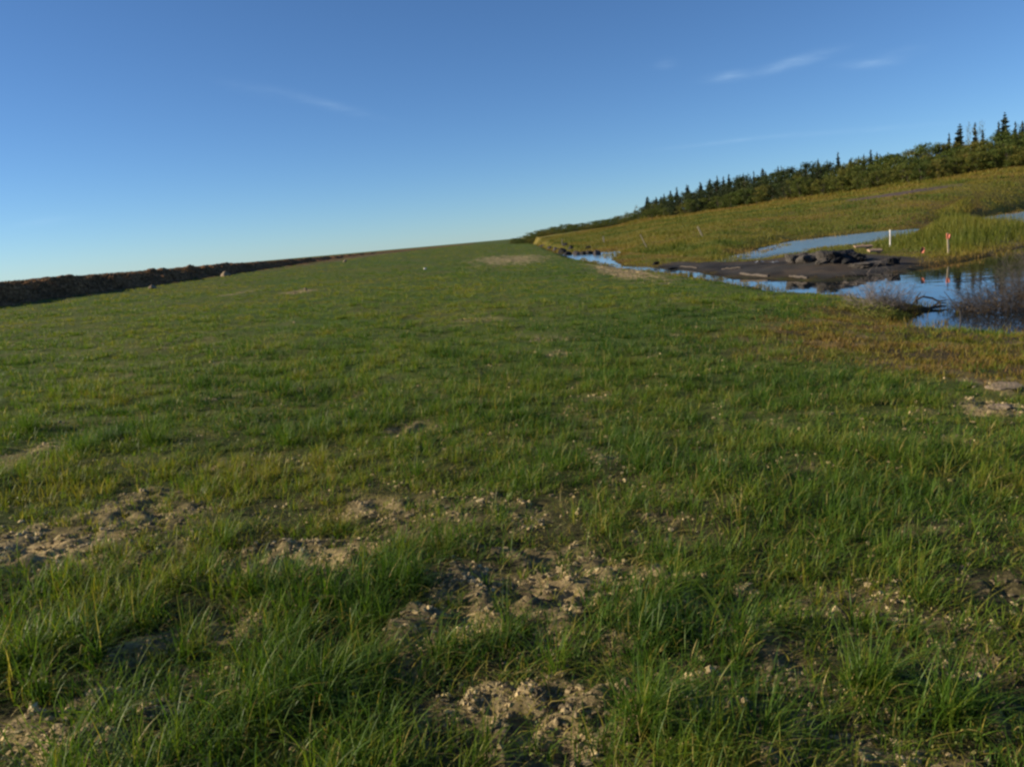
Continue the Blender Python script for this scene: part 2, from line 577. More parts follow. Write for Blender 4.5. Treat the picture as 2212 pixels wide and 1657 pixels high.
def water_mat():
    m, nt, b = new_mat('still_water')
    b.inputs['Base Color'].default_value = (.006, .010, .012, 1)
    b.inputs['Roughness'].default_value = .02
    b.inputs['IOR'].default_value = 1.333
    b.inputs['Specular IOR Level'].default_value = .5
    n = noise_node(nt, 1.6, 3, .5)
    # sheltered and mirror still near the bank, ruffled by the wind farther out
    gm = nt.nodes.new('ShaderNodeNewGeometry')
    sx = nt.nodes.new('ShaderNodeSeparateXYZ')
    nt.links.new(gm.outputs['Position'], sx.inputs[0])
    mr = nt.nodes.new('ShaderNodeMapRange')
    mr.inputs['From Min'].default_value, mr.inputs['From Max'].default_value = 34, 50
    mr.inputs['To Min'].default_value, mr.inputs['To Max'].default_value = .02, .15
    nt.links.new(sx.outputs['Y'], mr.inputs['Value'])
    nt.links.new(mr.outputs[0], b.inputs['Roughness'])
    m2 = nt.nodes.new('ShaderNodeMapRange')          # dark near the bank, far channel's sky reflection put into the base colour
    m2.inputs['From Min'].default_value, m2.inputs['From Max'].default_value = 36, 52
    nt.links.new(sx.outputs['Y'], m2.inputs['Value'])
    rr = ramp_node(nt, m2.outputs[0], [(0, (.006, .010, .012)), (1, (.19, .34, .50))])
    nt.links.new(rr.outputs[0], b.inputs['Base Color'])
    bp = nt.nodes.new('ShaderNodeBump')
    bp.inputs['Strength'].default_value = .10
    bp.inputs['Distance'].default_value = .03
    nt.links.new(n.outputs[0], bp.inputs['Height'])
    nt.links.new(bp.outputs[0], b.inputs['Normal'])
    return m


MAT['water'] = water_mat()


# ------------------------------------------------------------------ mesh helpers
def mesh_np(name, V, F, attrs=None, smooth=False, mat=None):
    """triangle or quad mesh straight from arrays"""
    V = np.ascontiguousarray(V, np.float32)
    F = np.ascontiguousarray(F, np.int32)
    me = bpy.data.meshes.new(name)
    k = F.shape[1]
    me.vertices.add(len(V))
    me.vertices.foreach_set('co', V.ravel())
    me.loops.add(F.size)
    me.loops.foreach_set('vertex_index', F.ravel())
    me.polygons.add(len(F))
    me.polygons.foreach_set('loop_start', np.arange(0, F.size, k, dtype=np.int32))
    me.polygons.foreach_set('loop_total', np.full(len(F), k, np.int32))
    me.polygons.foreach_set('use_smooth', np.full(len(F), smooth, bool))
    for an, (tp, data) in (attrs or {}).items():
        a = me.attributes.new(an, tp, 'POINT')
        if tp == 'FLOAT':
            a.data.foreach_set('value', np.ascontiguousarray(data, np.float32))
        else:
            a.data.foreach_set('color', np.ascontiguousarray(data, np.float32).ravel())
    me.update(calc_edges=True)
    if mat:
        me.materials.append(mat)
    return me


def link(name, me, parent=None, loc=None):
    o = bpy.data.objects.new(name, me)
    COL.objects.link(o)
    if parent is not None:
        o.parent = parent
    if loc is not None:
        o.location = loc
    return o


def tag(o, label=None, cat=None, group=None, kind=None):
    for k, v in (('label', label), ('category', cat), ('group', group), ('kind', kind)):
        if v:
            o[k] = v
    return o


def empty(name, loc, rz=0.0):
    o = bpy.data.objects.new(name, None)
    COL.objects.link(o)
    o.location = loc
    o.rotation_euler = (0, 0, rz)
    o.empty_display_size = .2
    return o


class MB:
    """collects triangles and quads (as triangles) with a tint per vertex"""

    def __init__(self):
        self.v, self.f, self.t = [], [], []

    def quad(self, a, b, c, d, t=.5):
        n = len(self.v)
        self.v += [a, b, c, d]
        self.t += [t] * 4
        self.f += [(n, n + 1, n + 2), (n, n + 2, n + 3)]

    def tri(self, a, b, c, t=.5):
        n = len(self.v)
        self.v += [a, b, c]
        self.t += [t] * 3
        self.f.append((n, n + 1, n + 2))

    def tube(self, pts, radii, sides=4, t=.5, cap=True):
        pts = [np.asarray(p, float) for p in pts]
        n0 = len(self.v)
        for i, p in enumerate(pts):
            d = pts[min(i + 1, len(pts) - 1)] - pts[max(i - 1, 0)]
            d = d / (np.linalg.norm(d) + 1e-9)
            ref = np.array([0, 0, 1.]) if abs(d[2]) < .9 else np.array([1., 0, 0])
            a = np.cross(d, ref)
            a /= np.linalg.norm(a)
            b = np.cross(d, a)
            for s in range(sides):
                an = 2 * math.pi * s / sides
                self.v.append(p + radii[i] * (math.cos(an) * a + math.sin(an) * b))
                self.t.append(t)
        for i in range(len(pts) - 1):
            for s in range(sides):
                q = (s + 1) % sides
                a, b, c, d = n0 + i * sides + s, n0 + i * sides + q, n0 + (i + 1) * sides + q, n0 + (i + 1) * sides + s
                self.f += [(a, b, c), (a, c, d)]
        if cap:
            for base in (n0, n0 + (len(pts) - 1) * sides):
                for s in range(1, sides - 1):
                    self.f.append((base, base + s, base + s + 1))

    def box(self, c, sx, sy, sz, R=None, t=.5, jitter=0.0, bev=0.0):
        co = []
        for z in (-1, 1):
            for x, y in ((-1, -1), (1, -1), (1, 1), (-1, 1)):
                p = np.array([x * sx / 2, y * sy / 2, z * sz / 2])
                if jitter:
                    p = p + RNG.normal(0, jitter, 3)
                if R is not None:
                    p = R @ p
                co.append(np.asarray(c) + p)
        n = len(self.v)
        self.v += co
        self.t += [t] * 8
        for q in ((0, 3, 2, 1), (4, 5, 6, 7), (0, 1, 5, 4), (1, 2, 6, 5), (2, 3, 7, 6), (3, 0, 4, 7)):
            a, b, c2, d = (n + k for k in q)
            self.f += [(a, b, c2), (a, c2, d)]

    def mesh(self, name, mat, smooth=False):
        return mesh_np(name, np.array(self.v), np.array(self.f), {'tint': ('FLOAT', np.array(self.t))}, smooth, mat)


def rotz(a):
    c, s = math.cos(a), math.sin(a)
    return np.array([[c, -s, 0], [s, c, 0], [0, 0, 1.]])


def rotx(a):
    c, s = math.cos(a), math.sin(a)
    return np.array([[1, 0, 0], [0, c, -s], [0, s, c]])


def roty(a):
    c, s = math.cos(a), math.sin(a)
    return np.array([[c, 0, s], [0, 1, 0], [-s, 0, c]])


def ico(sub=1):
    import bmesh
    bm = bmesh.new()
    bmesh.ops.create_icosphere(bm, subdivisions=sub, radius=1.0)
    V = np.array([v.co[:] for v in bm.verts])
    F = np.array([[v.index for v in f.verts] for f in bm.faces])
    bm.free()
    return V, F


def lump_mesh(name, sx, sy, sz, seed, mat, sub=4, rough=.35, cut=0.0, smooth=False, boxy=0.0):
    """an irregular clod, block or stone with a flattened foot"""
    V, F = ico(sub)
    rg = np.random.default_rng(seed)
    if boxy:
        V = V / np.max(np.abs(V), 1, keepdims=True) ** boxy
    D = np.zeros(len(V))
    for k in range(7):
        fr = 1.2 * 1.65 ** k
        w = rg.normal(0, 1, 3)
        w2 = rg.normal(0, 1, 3)
        D += np.sin(V @ w * fr + rg.random() * 6) * np.sin(V @ w2 * fr + rg.random() * 6) / (1.55 ** k)
    R = 1 + rough * D * .55
    if cut:
        for k in range(7):               # broken flat faces
            n = rg.normal(0, 1, 3)
            n /= np.linalg.norm(n)
            lim = cut * (0.75 + .3 * rg.random())
            h = (V * R[:, None]) @ n
            over = np.maximum(h - lim, 0)
            V = V * R[:, None] - over[:, None] * n[None] * .92
            R = np.ones(len(V))
    P = V * R[:, None] * np.array([sx, sy, sz])
    P[:, 2] = np.maximum(P[:, 2], -sz * .45)
    return mesh_np(name, P, F, {'tint': ('FLOAT', np.full(len(P), .5))}, smooth, mat)


# ------------------------------------------------------------------ ground: one sheet to the horizon, cut along the mud bank and the marsh
def axis(lo, hi, step, far_lo, far_hi, g):
    core = list(np.arange(lo, hi, step))
    a, s = [], step
    p = lo
    while p > far_lo:
        s *= g
        p -= s
        a.append(p)
    b, s = [], step
    p = core[-1]
    while p < far_hi:
        s *= g
        p += s
        b.append(p)
    return np.array(a[::-1] + core + b)


gx = axis(-2.6, 3.4, .027, -5000, 5000, 1.034)
gy = axis(1.5, 6.0, .027, -12, 6000, 1.030)
X, Y = np.meshgrid(gx, gy)
xf, yf = X.ravel(), Y.ravel()
Z = height(xf, yf)
bm_ = bare_mask(xf, yf)
near_r = np.hypot(xf, yf)
lumps = (fbm(xf, yf, .10, 51, 4) - .45) * .18 + (np.abs(fbm(xf, yf, .05, 53, 2) - .5) - .12) * .04
Z = Z + bm_ * lumps * sstep(16, 4, near_r) - .012 * bm_
mo, mu = moss_mask(xf, yf), mud_mask(xf, yf)
dn, di, df = dists(xf, yf)


def lerp(a, b, t):
    return a * (1 - t[:, None]) + np.asarray(b)[None] * t[:, None]


def ground_albedo(x, y, b, mo, mu, di, df, dn):
    n = fbm(x, y, 3.5, 101, 4)
    n2 = fbm(x, y, .6, 103, 3)
    r = np.hypot(x, y)
    c = np.tile(np.array([[.085, .105, .022]]), (len(x), 1))
    c = lerp(c, (.058, .105, .016), sstep(.4, .6, n) * .7)
    c = lerp(c, (.13, .12, .04), sstep(.5, .75, n2) * .5)
    c = lerp(c, (.050, .040, .024), sstep(9, 3, r) * .85)  # near soil coloured darker to paint in the shade between tufts
    sand = np.where((fbm(x, y, .22, 107, 3) > .5)[:, None], np.array([[.38, .29, .155]]), np.array([[.24, .182, .098]]))
    c = c * (1 - b[:, None]) + sand * b[:, None]
    c = lerp(c, (.13, .098, .036), mo * .85)
    c = lerp(c, (.21, .150, .075), mo * sstep(.58, .66, fbm(x, y, .45, 109, 3)) * .8)
    c = lerp(c, (.045, .034, .024), mo * sstep(.58, .66, fbm(x, y, .6, 110, 3)) * .8)
    far = (df > 0) & (df > dn)
    mc = np.tile(np.array([[.145, .125, .028]]), (len(x), 1))
    mc = lerp(mc, (.17, .105, .035), sstep(.48, .66, fbm(x, y, 22, 113, 4)))
    mc = lerp(mc, (.09, .105, .022), sstep(.52, .7, fbm(x, y, 9, 117, 4)) * .8)
    mc = lerp(mc, (.10, .075, .075), path_mask(x, y))
    c = np.where(far[:, None], mc, c)
    isl = di > np.maximum(dn, 0)
    c = np.where(isl[:, None], np.array([[.13, .10, .025]]), c)
    mudc = np.tile(np.array([[.048, .045, .044]]), (len(x), 1))
    mudc = lerp(mudc, (.085, .062, .045), sstep(.48, .64, fbm(x * .35, y, .7, 121, 4)) * .7)
    mudc = lerp(mudc, (.022, .021, .022), sstep(.52, .64, fbm(x * .6, y, .9, 122, 4)) * .8)
    c = c * (1 - mu[:, None]) + mudc * mu[:, None]
    wet = np.maximum(np.maximum(dn, di), df)
    c = c * (1 - (sstep(.9, .1, wet) * .6)[:, None])
    return c


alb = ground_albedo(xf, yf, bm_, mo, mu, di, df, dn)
strip = sstep(1.4, .3, np.abs(xf - (BERM_X + 1.5))) * sstep(45, 90, yf) * sstep(600, 300, yf)
alb = lerp(alb, (.13, .085, .05), strip * .9)
nx, ny = len(gx), len(gy)
idx = np.arange(nx * ny).reshape(ny, nx)
Q = np.stack([idx[:-1, :-1].ravel(), idx[:-1, 1:].ravel(), idx[1:, 1:].ravel(), idx[1:, :-1].ravel()], 1)
qm = mu[Q].mean(1) > .5
qf = ((df[Q].mean(1) > np.maximum(dn[Q].mean(1), -.3)) | (di[Q].mean(1) > np.maximum(dn[Q].mean(1), -.3))) & (yf[Q].mean(1) > 10) & ~qm
Vall = np.stack([xf, yf, Z], 1)


def cut_ground(name, sel):
    q = Q[sel]
    u, inv = np.unique(q, return_inverse=True)
    ca = np.concatenate([alb[u], np.ones((len(u), 1))], 1)
    me = mesh_np(name, Vall[u], inv.reshape(q.shape), {'albedo': ('FLOAT_COLOR', ca)}, True, MAT['ground'])
    return tag(link(name, me), kind='structure')


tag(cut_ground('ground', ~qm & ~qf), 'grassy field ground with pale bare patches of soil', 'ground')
tag(cut_ground('marsh_ground', qf), 'ochre marsh ground rising from the ponds to the wood', 'ground')
tag(cut_ground('mud_bank', qm), 'grey brown bare mud bank lying in the pond', 'mud bank')

# water
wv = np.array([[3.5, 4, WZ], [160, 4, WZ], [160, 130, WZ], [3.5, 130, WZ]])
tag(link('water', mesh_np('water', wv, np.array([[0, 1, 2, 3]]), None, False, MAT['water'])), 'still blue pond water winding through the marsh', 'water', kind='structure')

# ------------------------------------------------------------------ the dark earth berm along the left of the field
by = axis(6, 60, .16, -10, 420, 1.02)
bx = np.concatenate([np.arange(-.9, 2.6, .09), np.linspace(2.7, 14, 24), np.linspace(20, 400, 10)])
BX, BY = np.meshgrid(bx, by)
bxf, byf = BX.ravel(), BY.ravel()
top = np.interp(byf, [-10, 20, 31, 45, 84, 150, 260, 420], [1.66, 1.66, 1.66, 1.61, 1.45, 1.24, 1.15, 1.0])
wobx = (fbm(byf, byf * 0, 2.2, 131, 3) - .5) * .7
foot = height(BERM_X - bxf, byf)
s = sstep(-.1, 1.25, bxf + wobx)
bz = foot * (1 - s) + (top + (fbm(bxf, byf, 3.0, 133, 3) - .5) * .10) * s
rough = (fbm(bxf, byf, 1.7, 136, 3) - .5) * .22 + (fbm(bxf, byf, .55, 137, 4) - .5) * .40 + (fbm(bxf, byf, .16, 139, 2) - .5) * .14
bz = bz + rough * sstep(-.6, .3, bxf) * sstep(300, 60, byf) * np.where(bxf > 1.6, .55, 1)
bz = np.where(bxf <= -.85, foot - .2, bz)
bxx = BERM_X - bxf + rough * .9 * sstep(-.3, .4, bxf) * (bxf < 2)
bi = np.arange(len(bxf)).reshape(len(by), len(bx))
bq = np.stack([bi[:-1, :-1].ravel(), bi[1:, :-1].ravel(), bi[1:, 1:].ravel(), bi[:-1, 1:].ravel()], 1)
tag(link('earth_berm', mesh_np('earth_berm', np.stack([bxx, byf, bz], 1), bq, None, False, MAT['berm'])), 'long dark earth berm along the left edge of the field', 'berm', kind='structure')


# ------------------------------------------------------------------ grass
def blade_mesh(P, h, w, azm, lean, tint, nseg, twist=None):
    N = len(P)
    dirx, diry = np.cos(azm), np.sin(azm)
    sa = azm + math.pi / 2 + (twist if twist is not None else RNG.normal(0, .7, N))
    sx, sy = np.cos(sa), np.sin(sa)
    rows = []
    for k in range(nseg + 1):
        t = k / nseg
        off = lean * h * t ** 1.8
        zz = h * (t - .42 * np.minimum(lean, 1.2) * t * t)
        cx, cy, cz = P[:, 0] + dirx * off, P[:, 1] + diry * off, P[:, 2] + zz
        if k == nseg:
            rows.append(np.stack([cx, cy, cz], 1)[:, None, :])
        else:
            hw = w * .5 * (1 - .75 * t ** 1.6)
            a = np.stack([cx - sx * hw, cy - sy * hw, cz], 1)
            b = np.stack([cx + sx * hw, cy + sy * hw, cz], 1)
            rows.append(np.stack([a, b], 1))
    V = np.concatenate(rows, 1)
    nv = 2 * nseg + 1
    tris = []
    for k in range(nseg - 1):
        a, b, c, d = 2 * k, 2 * k + 1, 2 * k + 3, 2 * k + 2
        tris += [(a, b, c), (a, c, d)]
    tris.append((2 * nseg - 2, 2 * nseg - 1, 2 * nseg))
    F = (np.arange(N)[:, None, None] * nv + np.array(tris)[None]).reshape(-1, 3)
    T = np.repeat(tint, nv)
    return V.reshape(-1, 3), F, T


def join(parts):
    Vs, Fs, Ts, n = [], [], [], 0
    for V, F, T in parts:
        Vs.append(V)
        Fs.append(F + n)
        Ts.append(T)
        n += len(V)
    return np.concatenate(Vs), np.concatenate(Fs), np.concatenate(Ts)


def polar(n, r0, rc, r1, pw, th0, th1):
    """points whose density is flat to rc and falls as r^-pw beyond"""
    r = np.geomspace(r0, r1, 4000)
    dens = np.where(r < rc, 1, (rc / r) ** pw) * r
    cdf = np.concatenate([[0], np.cumsum((dens[1:] + dens[:-1]) / 2 * np.diff(r))])
    rr = np.interp(RNG.random(n) * cdf[-1], cdf, r)
    th = RNG.uniform(th0, th1, n)
    return rr * np.sin(th), rr * np.cos(th), rr


def berm_edge_ok(x, y):
    return x > BERM_X + .35 + 1.4 * sstep(55, 110, y)


TONE = []                                # stands that are greener or more yellow: (picture x, y, radius in picture, shift)
for (a, b, rp, dt) in [(250, 930, 300, -.22), (620, 950, 200, -.12), (1500, 690, 260, -.16), (1750, 760, 200, -.12), (1650, 1080, 350, -.10), (1150, 1060, 200, -.1), (1900, 1500, 300, -.06), (350, 1560, 250, -.05),
                       (620, 1100, 250, .02), (600, 720, 260, .06), (1950, 880, 200, .12), (1000, 620, 200, .10), (100, 700, 200, .08), (1100, 760, 160, .06)]:
    _h = hit(a, b)
    TONE.append((_h[0], _h[1], rp * math.hypot(_h[0], _h[1]) / FPX, dt))


def field_grass():
    parts = []
    # tufts: centre points first, blades fan out of them
    n_t = 125000
    tx, ty, tr = polar(n_t, .8, 3.2, 260, 1.55, math.radians(-60), math.radians(76))
    dn, di, df = dists(tx, ty)
    b = bare_mask(tx, ty)
    n = fbm(tx, ty, .42, 151, 3)
    mo = moss_mask(tx, ty)
    keep = (dn > .25) & berm_edge_ok(tx, ty) & (RNG.random(n_t) > b * (.84 - .12 * (fbm(tx, ty, .25, 155, 2) > .55))) & (RNG.random(n_t) < sstep(.28, .52, n) * (.8 - .45 * sstep(4, 9, tr)) + .2 + .45 * sstep(4, 9, tr))
    keep &= (RNG.random(n_t) > mo * .75)
    tx, ty, tr = tx[keep], ty[keep], tr[keep]
    vig = fbm(tx, ty, .9, 153, 3)        # vigour: tall and short stands
    per = np.clip((12 + 26 * RNG.random(len(tx)) ** 1.5 * np.clip(vig * 1.7, .4, 1.6)) * np.interp(tr, [2, 4, 7, 14, 30, 60], [.72, .88, 1.3, 1.5, 1.1, .5]), 5, 60).astype(int)
    ti = np.repeat(np.arange(len(tx)), per)
    N = len(ti)
    r = tr[ti]
    ang = RNG.uniform(0, 2 * math.pi, N)
    spread = np.abs(RNG.normal(0, 1, N)) * .034 * np.interp(r, [3, 20, 100], [1, 1.9, 6])
    x = tx[ti] + np.cos(ang) * spread
    y = ty[ti] + np.sin(ang) * spread
    hh = (.045 + .13 * RNG.random(N) ** 1.5) * np.interp(r, [2, 5], [1.15, 1.0]) * np.interp(vig[ti], [.25, .5, .75], [.6, 1.0, 1.45]) * np.interp(r, [3, 8, 25], [1, .8, .62])
    dnb = dists(x, y)[0]
    hh *= np.interp(dnb, [.2, 2.5], [.65, 1.0]) * (1 - .55 * bare_mask(x, y - .12))
    w = RNG.uniform(.0026, .0058, N) * np.interp(r, [2, 5, 8, 20, 60, 250], [1.15, 1.2, 1.25, 2.0, 5, 16])
    lean = np.clip(RNG.gamma(2.0, .36, N), .05, 2.2)
    # outward fan plus a drift with the wind to the right
    azm = np.arctan2(np.sin(ang) + RNG.normal(0, .35, N), np.cos(ang) + .45 + RNG.normal(0, .35, N))
    big = fbm(x, y, 6.0, 157, 4)
    sm = fbm(x, y, .8, 159, 3)
    tint = .335 + (big - .5) * .7 + (sm - .5) * .7 + RNG.normal(0, .12, N) + RNG.normal(0, .11, len(tx))[ti]
    for (ax_, ay_, rd, dt) in TONE:
        tint += dt * np.exp(-((x - ax_) ** 2 + (y - ay_) ** 2) / rd ** 2)
    tint += .16 * sstep(14, 45, r) * sstep(6, -12, x) + .05 * sstep(20, 60, r)
    tint += .35 * moss_mask(x, y) + .22 * sstep(2.0, .4, dnb)
    dead = RNG.random(N) < .06
    tint = np.where(dead, RNG.uniform(.8, 1.0, N), np.clip(tint, .0, .80))
    P = np.stack([x, y, height(x, y) - .01], 1)
    near = r < 6.5
    mid = (r >= 6.5) & (r < 22)
    far = r >= 22
    for sel, ns in ((near, 5), (mid, 3), (far, 2)):
        parts.append(blade_mesh(P[sel], hh[sel], w[sel], azm[sel], lean[sel], tint[sel], ns))
    # long arching single blades that stand out in front
    nl = 5200
    x, y, r = polar(nl, 1.3, 3.5, 14, 1.2, math.radians(-46), math.radians(46))
    k = (RNG.random(nl) > bare_mask(x, y) * .9) & (dists(x, y)[0] > .5) & (moss_mask(x, y) < .5)
    x, y, r = x[k], y[k], r[k]
    N = len(x)
    hh = RNG.uniform(.12, .26, N)
    P = np.stack([x, y, height(x, y) - .01], 1)
    parts.append(blade_mesh(P, hh, RNG.uniform(.0032, .0052, N), RNG.normal(0.2, 1.2, N), RNG.uniform(.3, 1.5, N), np.clip(RNG.normal(.45, .18, N), 0, 1), 7))
    # dry straw lying between the tufts
    nd = 24000
    x, y, r = polar(nd, 1.3, 3.2, 12, 1.3, math.radians(-46), math.radians(46))
    k = (dists(x, y)[0] > .5) & (RNG.random(nd) < .35 + .65 * sstep(.42, .6, fbm(x, y, .5, 163, 3)))
    x, y, r = x[k], y[k], r[k]
    N = len(x)
    P = np.stack([x, y, height(x, y) + RNG.uniform(0, .03, N)], 1)
    parts.append(blade_mesh(P, RNG.uniform(.03, .07, N), RNG.uniform(.003, .006, N), RNG.uniform(0, 6.283, N), RNG.uniform(1.2, 2.6, N), RNG.uniform(.72, 1.0, N), 3))
    # big tussocks in the front of the photograph
    for (a, b, cnt, hgt) in [(400, 1420, 120, .30), (240, 1560, 130, .28), (820, 1250, 90, .24), (560, 1450, 160, .28), (1390, 1560, 200, .30), (1200, 1450, 90, .24), (1880, 1480, 200, .30), (1650, 1600, 180, .26),
                             (2050, 1560, 220, .32), (1100, 1360, 80, .2), (700, 1500, 160, .26), (80, 1420, 120, .26), (950, 1420, 90, .22), (1600, 1380, 160, .26), (180, 980, 220, .32), (60, 930, 220, .30), (330, 960, 220, .30), (1150, 1050, 160, .26),
                             (480, 1180, 110, .24), (860, 1290, 110, .24), (150, 1640, 120, .26), (1750, 1250, 160, .26), (900, 1030, 140, .26), (2000, 1300, 140, .25), (620, 960, 200, .28), (1460, 1280, 140, .25), (30, 1330, 120, .25)]:
        cx, cy, cz = hit(a, b)
        cnt = int(cnt * RNG.uniform(.35, .95))
        ang = RNG.uniform(0, 2 * math.pi, cnt)
        rad = np.abs(RNG.normal(0, .07, cnt))
        x, y = cx + np.cos(ang) * rad, cy + np.sin(ang) * rad
        P = np.stack([x, y, height(x, y) - .012], 1)
        azm = np.arctan2(np.sin(ang) + RNG.normal(0, .7, cnt), np.cos(ang) + .35 + RNG.normal(0, .7, cnt))
        parts.append(blade_mesh(P, hgt * RNG.uniform(.45, 1.1, cnt), RNG.uniform(.003, .005, cnt), azm, np.clip(RNG.gamma(3, .27, cnt), .1, 1.8), np.clip(RNG.normal(.33, .15, cnt), 0, .85), 7))
    V, F, T = join(parts)
    return mesh_np('grass', V, F, {'tint': ('FLOAT', T)}, True, MAT['grass'])


tag(link('grass', field_grass()), 'short green grass growing over the whole sloping field', 'grass', kind='stuff')


def marsh_grass():
    n = 330000
    x, y, r = polar(n, 20, 30, 200, 1.35, math.radians(0.5), math.radians(46))
    dn, di, df = dists(x, y)
    mu = mud_mask(x, y)
    on_i = (di > .15) & (RNG.random(n) > mu * 1.1)
    clump = fbm(x, y, 1.3, 177, 3)
    on_f = (df > .1) | ((df > -1.6) & (clump > .55 - .05 * df))
    on_i = on_i | ((di > -.9) & (di < .2) & (clump > .57) & (x > 14))
    th = x / y
    y1 = np.interp(th, TL_TH, TL_Y)
    on_f &= (y < y1 + 4) & (RNG.random(n) > path_mask(x, y) * .93)
    k = (on_i | on_f) & ~(dn > .6)
    x, y, r, di, df, on_i = x[k], y[k], r[k], di[k], df[k], on_i[k]
    N = len(x)
    tallness = fbm(x, y, 3.0, 171, 3)
    h = np.where(on_i, .12 + .68 * sstep(.3, 2.5, di) * sstep(15.5, 19.5, x - .18 * (y - 30)), .20) * RNG.uniform(.6, 1.25, N) * np.interp(tallness, [.3, .7], [.7, 1.3])
    y1 = np.interp(x / y, TL_TH, TL_Y)
    h = np.where(on_i, h, h * (1 + 1.2 * sstep(30, 2, y1 - y)))
    w = RNG.uniform(.006, .011, N) * np.interp(r, [25, 60, 200], [1.6, 4, 11])
    tint = .48 + (fbm(x * .3, y, 7, 173, 4) - .5) * .8 - .22 * sstep(.52, .68, fbm(x, y, 2.6, 178, 3)) * (~on_i) + (fbm(x, y, 2.0, 175, 3) - .5) * .4 + RNG.normal(0, .075, N)
    tint = np.where(on_i, tint - .16 * sstep(12.5, 17, x), tint)
    edge = np.where(on_i, di, df)
    tint += .32 * sstep(1.6, .2, edge)
    tint += .30 * sstep(45, 5, y1 - y) * (~on_i)
    h = h * (1 + .9 * sstep(.55, .72, fbm(x, y, 2.6, 178, 3)) * (~on_i))
    P = np.stack([x, y, np.maximum(height(x, y), WZ) - .02], 1)
    V, F, T = blade_mesh(P, h, w, RNG.uniform(0, 6.283, N), np.clip(RNG.gamma(2, .15, N), 0, .9), np.clip(tint, 0, 1), 2)
    return mesh_np('marsh_grass', V, F, {'tint': ('FLOAT', T)}, True, MAT['sedge'])


tag(link('marsh_grass', marsh_grass()), 'ochre and yellow green sedge covering the marsh beyond the ponds', 'sedge', kind='stuff')


def moss_cover():
    n = 80000
    b0 = np.array(moss_poly)
    x = RNG.uniform(b0[:, 0].min() - 1, b0[:, 0].max() + 1, n)
    y = RNG.uniform(b0[:, 1].min() - 1, b0[:, 1].max() + 1, n)
    dn = dists(x, y)[0]
    k = (RNG.random(n) < moss_mask(x, y) * (1 - .7 * sstep(.58, .66, fbm(x, y, .45, 109, 3))) * (1 - .5 * sstep(.58, .66, fbm(x, y, .6, 110, 3)))) & (dn > .05)
    x, y, dn = x[k], y[k], dn[k]
    N = len(x)
    t = .66 + (fbm(x, y, .5, 181, 3) - .5) * 1.3 + RNG.normal(0, .12, N)
    P = np.stack([x, y, height(x, y) - .01], 1)
    h = RNG.uniform(.03, .11, N) * np.interp(fbm(x, y, .4, 183, 3), [.3, .7], [.6, 1.5])
    first = blade_mesh(P, h, RNG.uniform(.006, .014, N), RNG.uniform(0, 6.283, N), RNG.uniform(.2, 1.3, N), np.clip(t, 0, 1), 2)
    n = 90000                            # withered stems standing along the water's edge
    y = RNG.uniform(11, 70, n)
    x = RNG.uniform(4, 10.5, n)
    dn = dists(x, y)[0]
    k = (dn > -.75) & (dn < .45) & (fbm(x, y, .45, 187, 3) > .56 + .05 * np.abs(dn))
    x, y = x[k], y[k]
    N = len(x)
    P = np.stack([x, y, np.maximum(height(x, y), WZ) - .02], 1)
    second = blade_mesh(P, RNG.uniform(.06, .22, N), RNG.uniform(.006, .012, N) * np.interp(y, [12, 60], [1, 3]), RNG.uniform(0, 6.283, N), RNG.uniform(.1, .9, N), np.clip(RNG.normal(.66, .2, N), 0, 1), 2)
    V, F, T = join([first, second])
    return mesh_np('moss_cover', V, F, {'tint': ('FLOAT', T)}, True, MAT['sedge'])


tag(link('moss_cover', moss_cover()), 'brown and ochre moss and dead sedge along the near shore', 'moss', kind='stuff')


def soil_crumbs():
    n = 420000
    x, y, r = polar(n, 1.3, 3.0, 45, 1.8, math.radians(-46), math.radians(46))
    b = bare_mask(x, y)
    dn = dists(x, y)[0]
    clus = fbm(x, y, .07, 51, 3)
    k = ((RNG.random(n) < b ** 1.2 * sstep(.36, .62, clus)) | (RNG.random(n) < .05 * sstep(12, 4, r))) & (dn > .6) & berm_edge_ok(x, y) & (moss_mask(x, y) < .5)
    x, y, r = x[k], y[k], r[k]
    N = len(x)
    V0, F0 = ico(1)
    nv = len(V0)
    s = (.0026 + .0095 * RNG.random(N) ** 2.6) * np.interp(r, [3, 10, 45], [1.15, 1.9, 4])
    s = np.where(RNG.random(N) < .035 * sstep(10, 6, r), RNG.uniform(.010, .021, N), s)
    jit = 1 + RNG.normal(0, .30, (N, nv))
    sq = RNG.uniform(.6, 1.3, (N, 1, 3))
    A = V0[None] * jit[:, :, None] * s[:, None, None] * sq
    ca, sa = np.cos(ang := RNG.uniform(0, 6.28, N))[:, None], np.sin(ang)[:, None]
    A = np.stack([A[..., 0] * ca - A[..., 1] * sa, A[..., 0] * sa + A[..., 1] * ca, A[..., 2] * .8], -1)
    z = height(x, y)
    bb = bare_mask(x, y)
    z = z + bb * (fbm(x, y, .10, 51, 4) - .45) * .18 * sstep(16, 4, r) - .012 * bb
    A = A + np.stack([x, y, z + s * .10], 1)[:, None, :]
    F = (np.arange(N)[:, None, None] * nv + F0[None]).reshape(-1, 3)
    t = np.clip(.52 + (fbm(x, y, .25, 107, 3) - .5) * 1.1 + RNG.normal(0, .16, N), 0, 1)
    return mesh_np('soil_crumbs', A.reshape(-1, 3), F, {'tint': ('FLOAT', np.repeat(t, nv))}, False, MAT['crumb'])


tag(link('soil_crumbs', soil_crumbs()), 'pale sandy crumbs of soil lying on the bare patches', 'soil', kind='stuff')


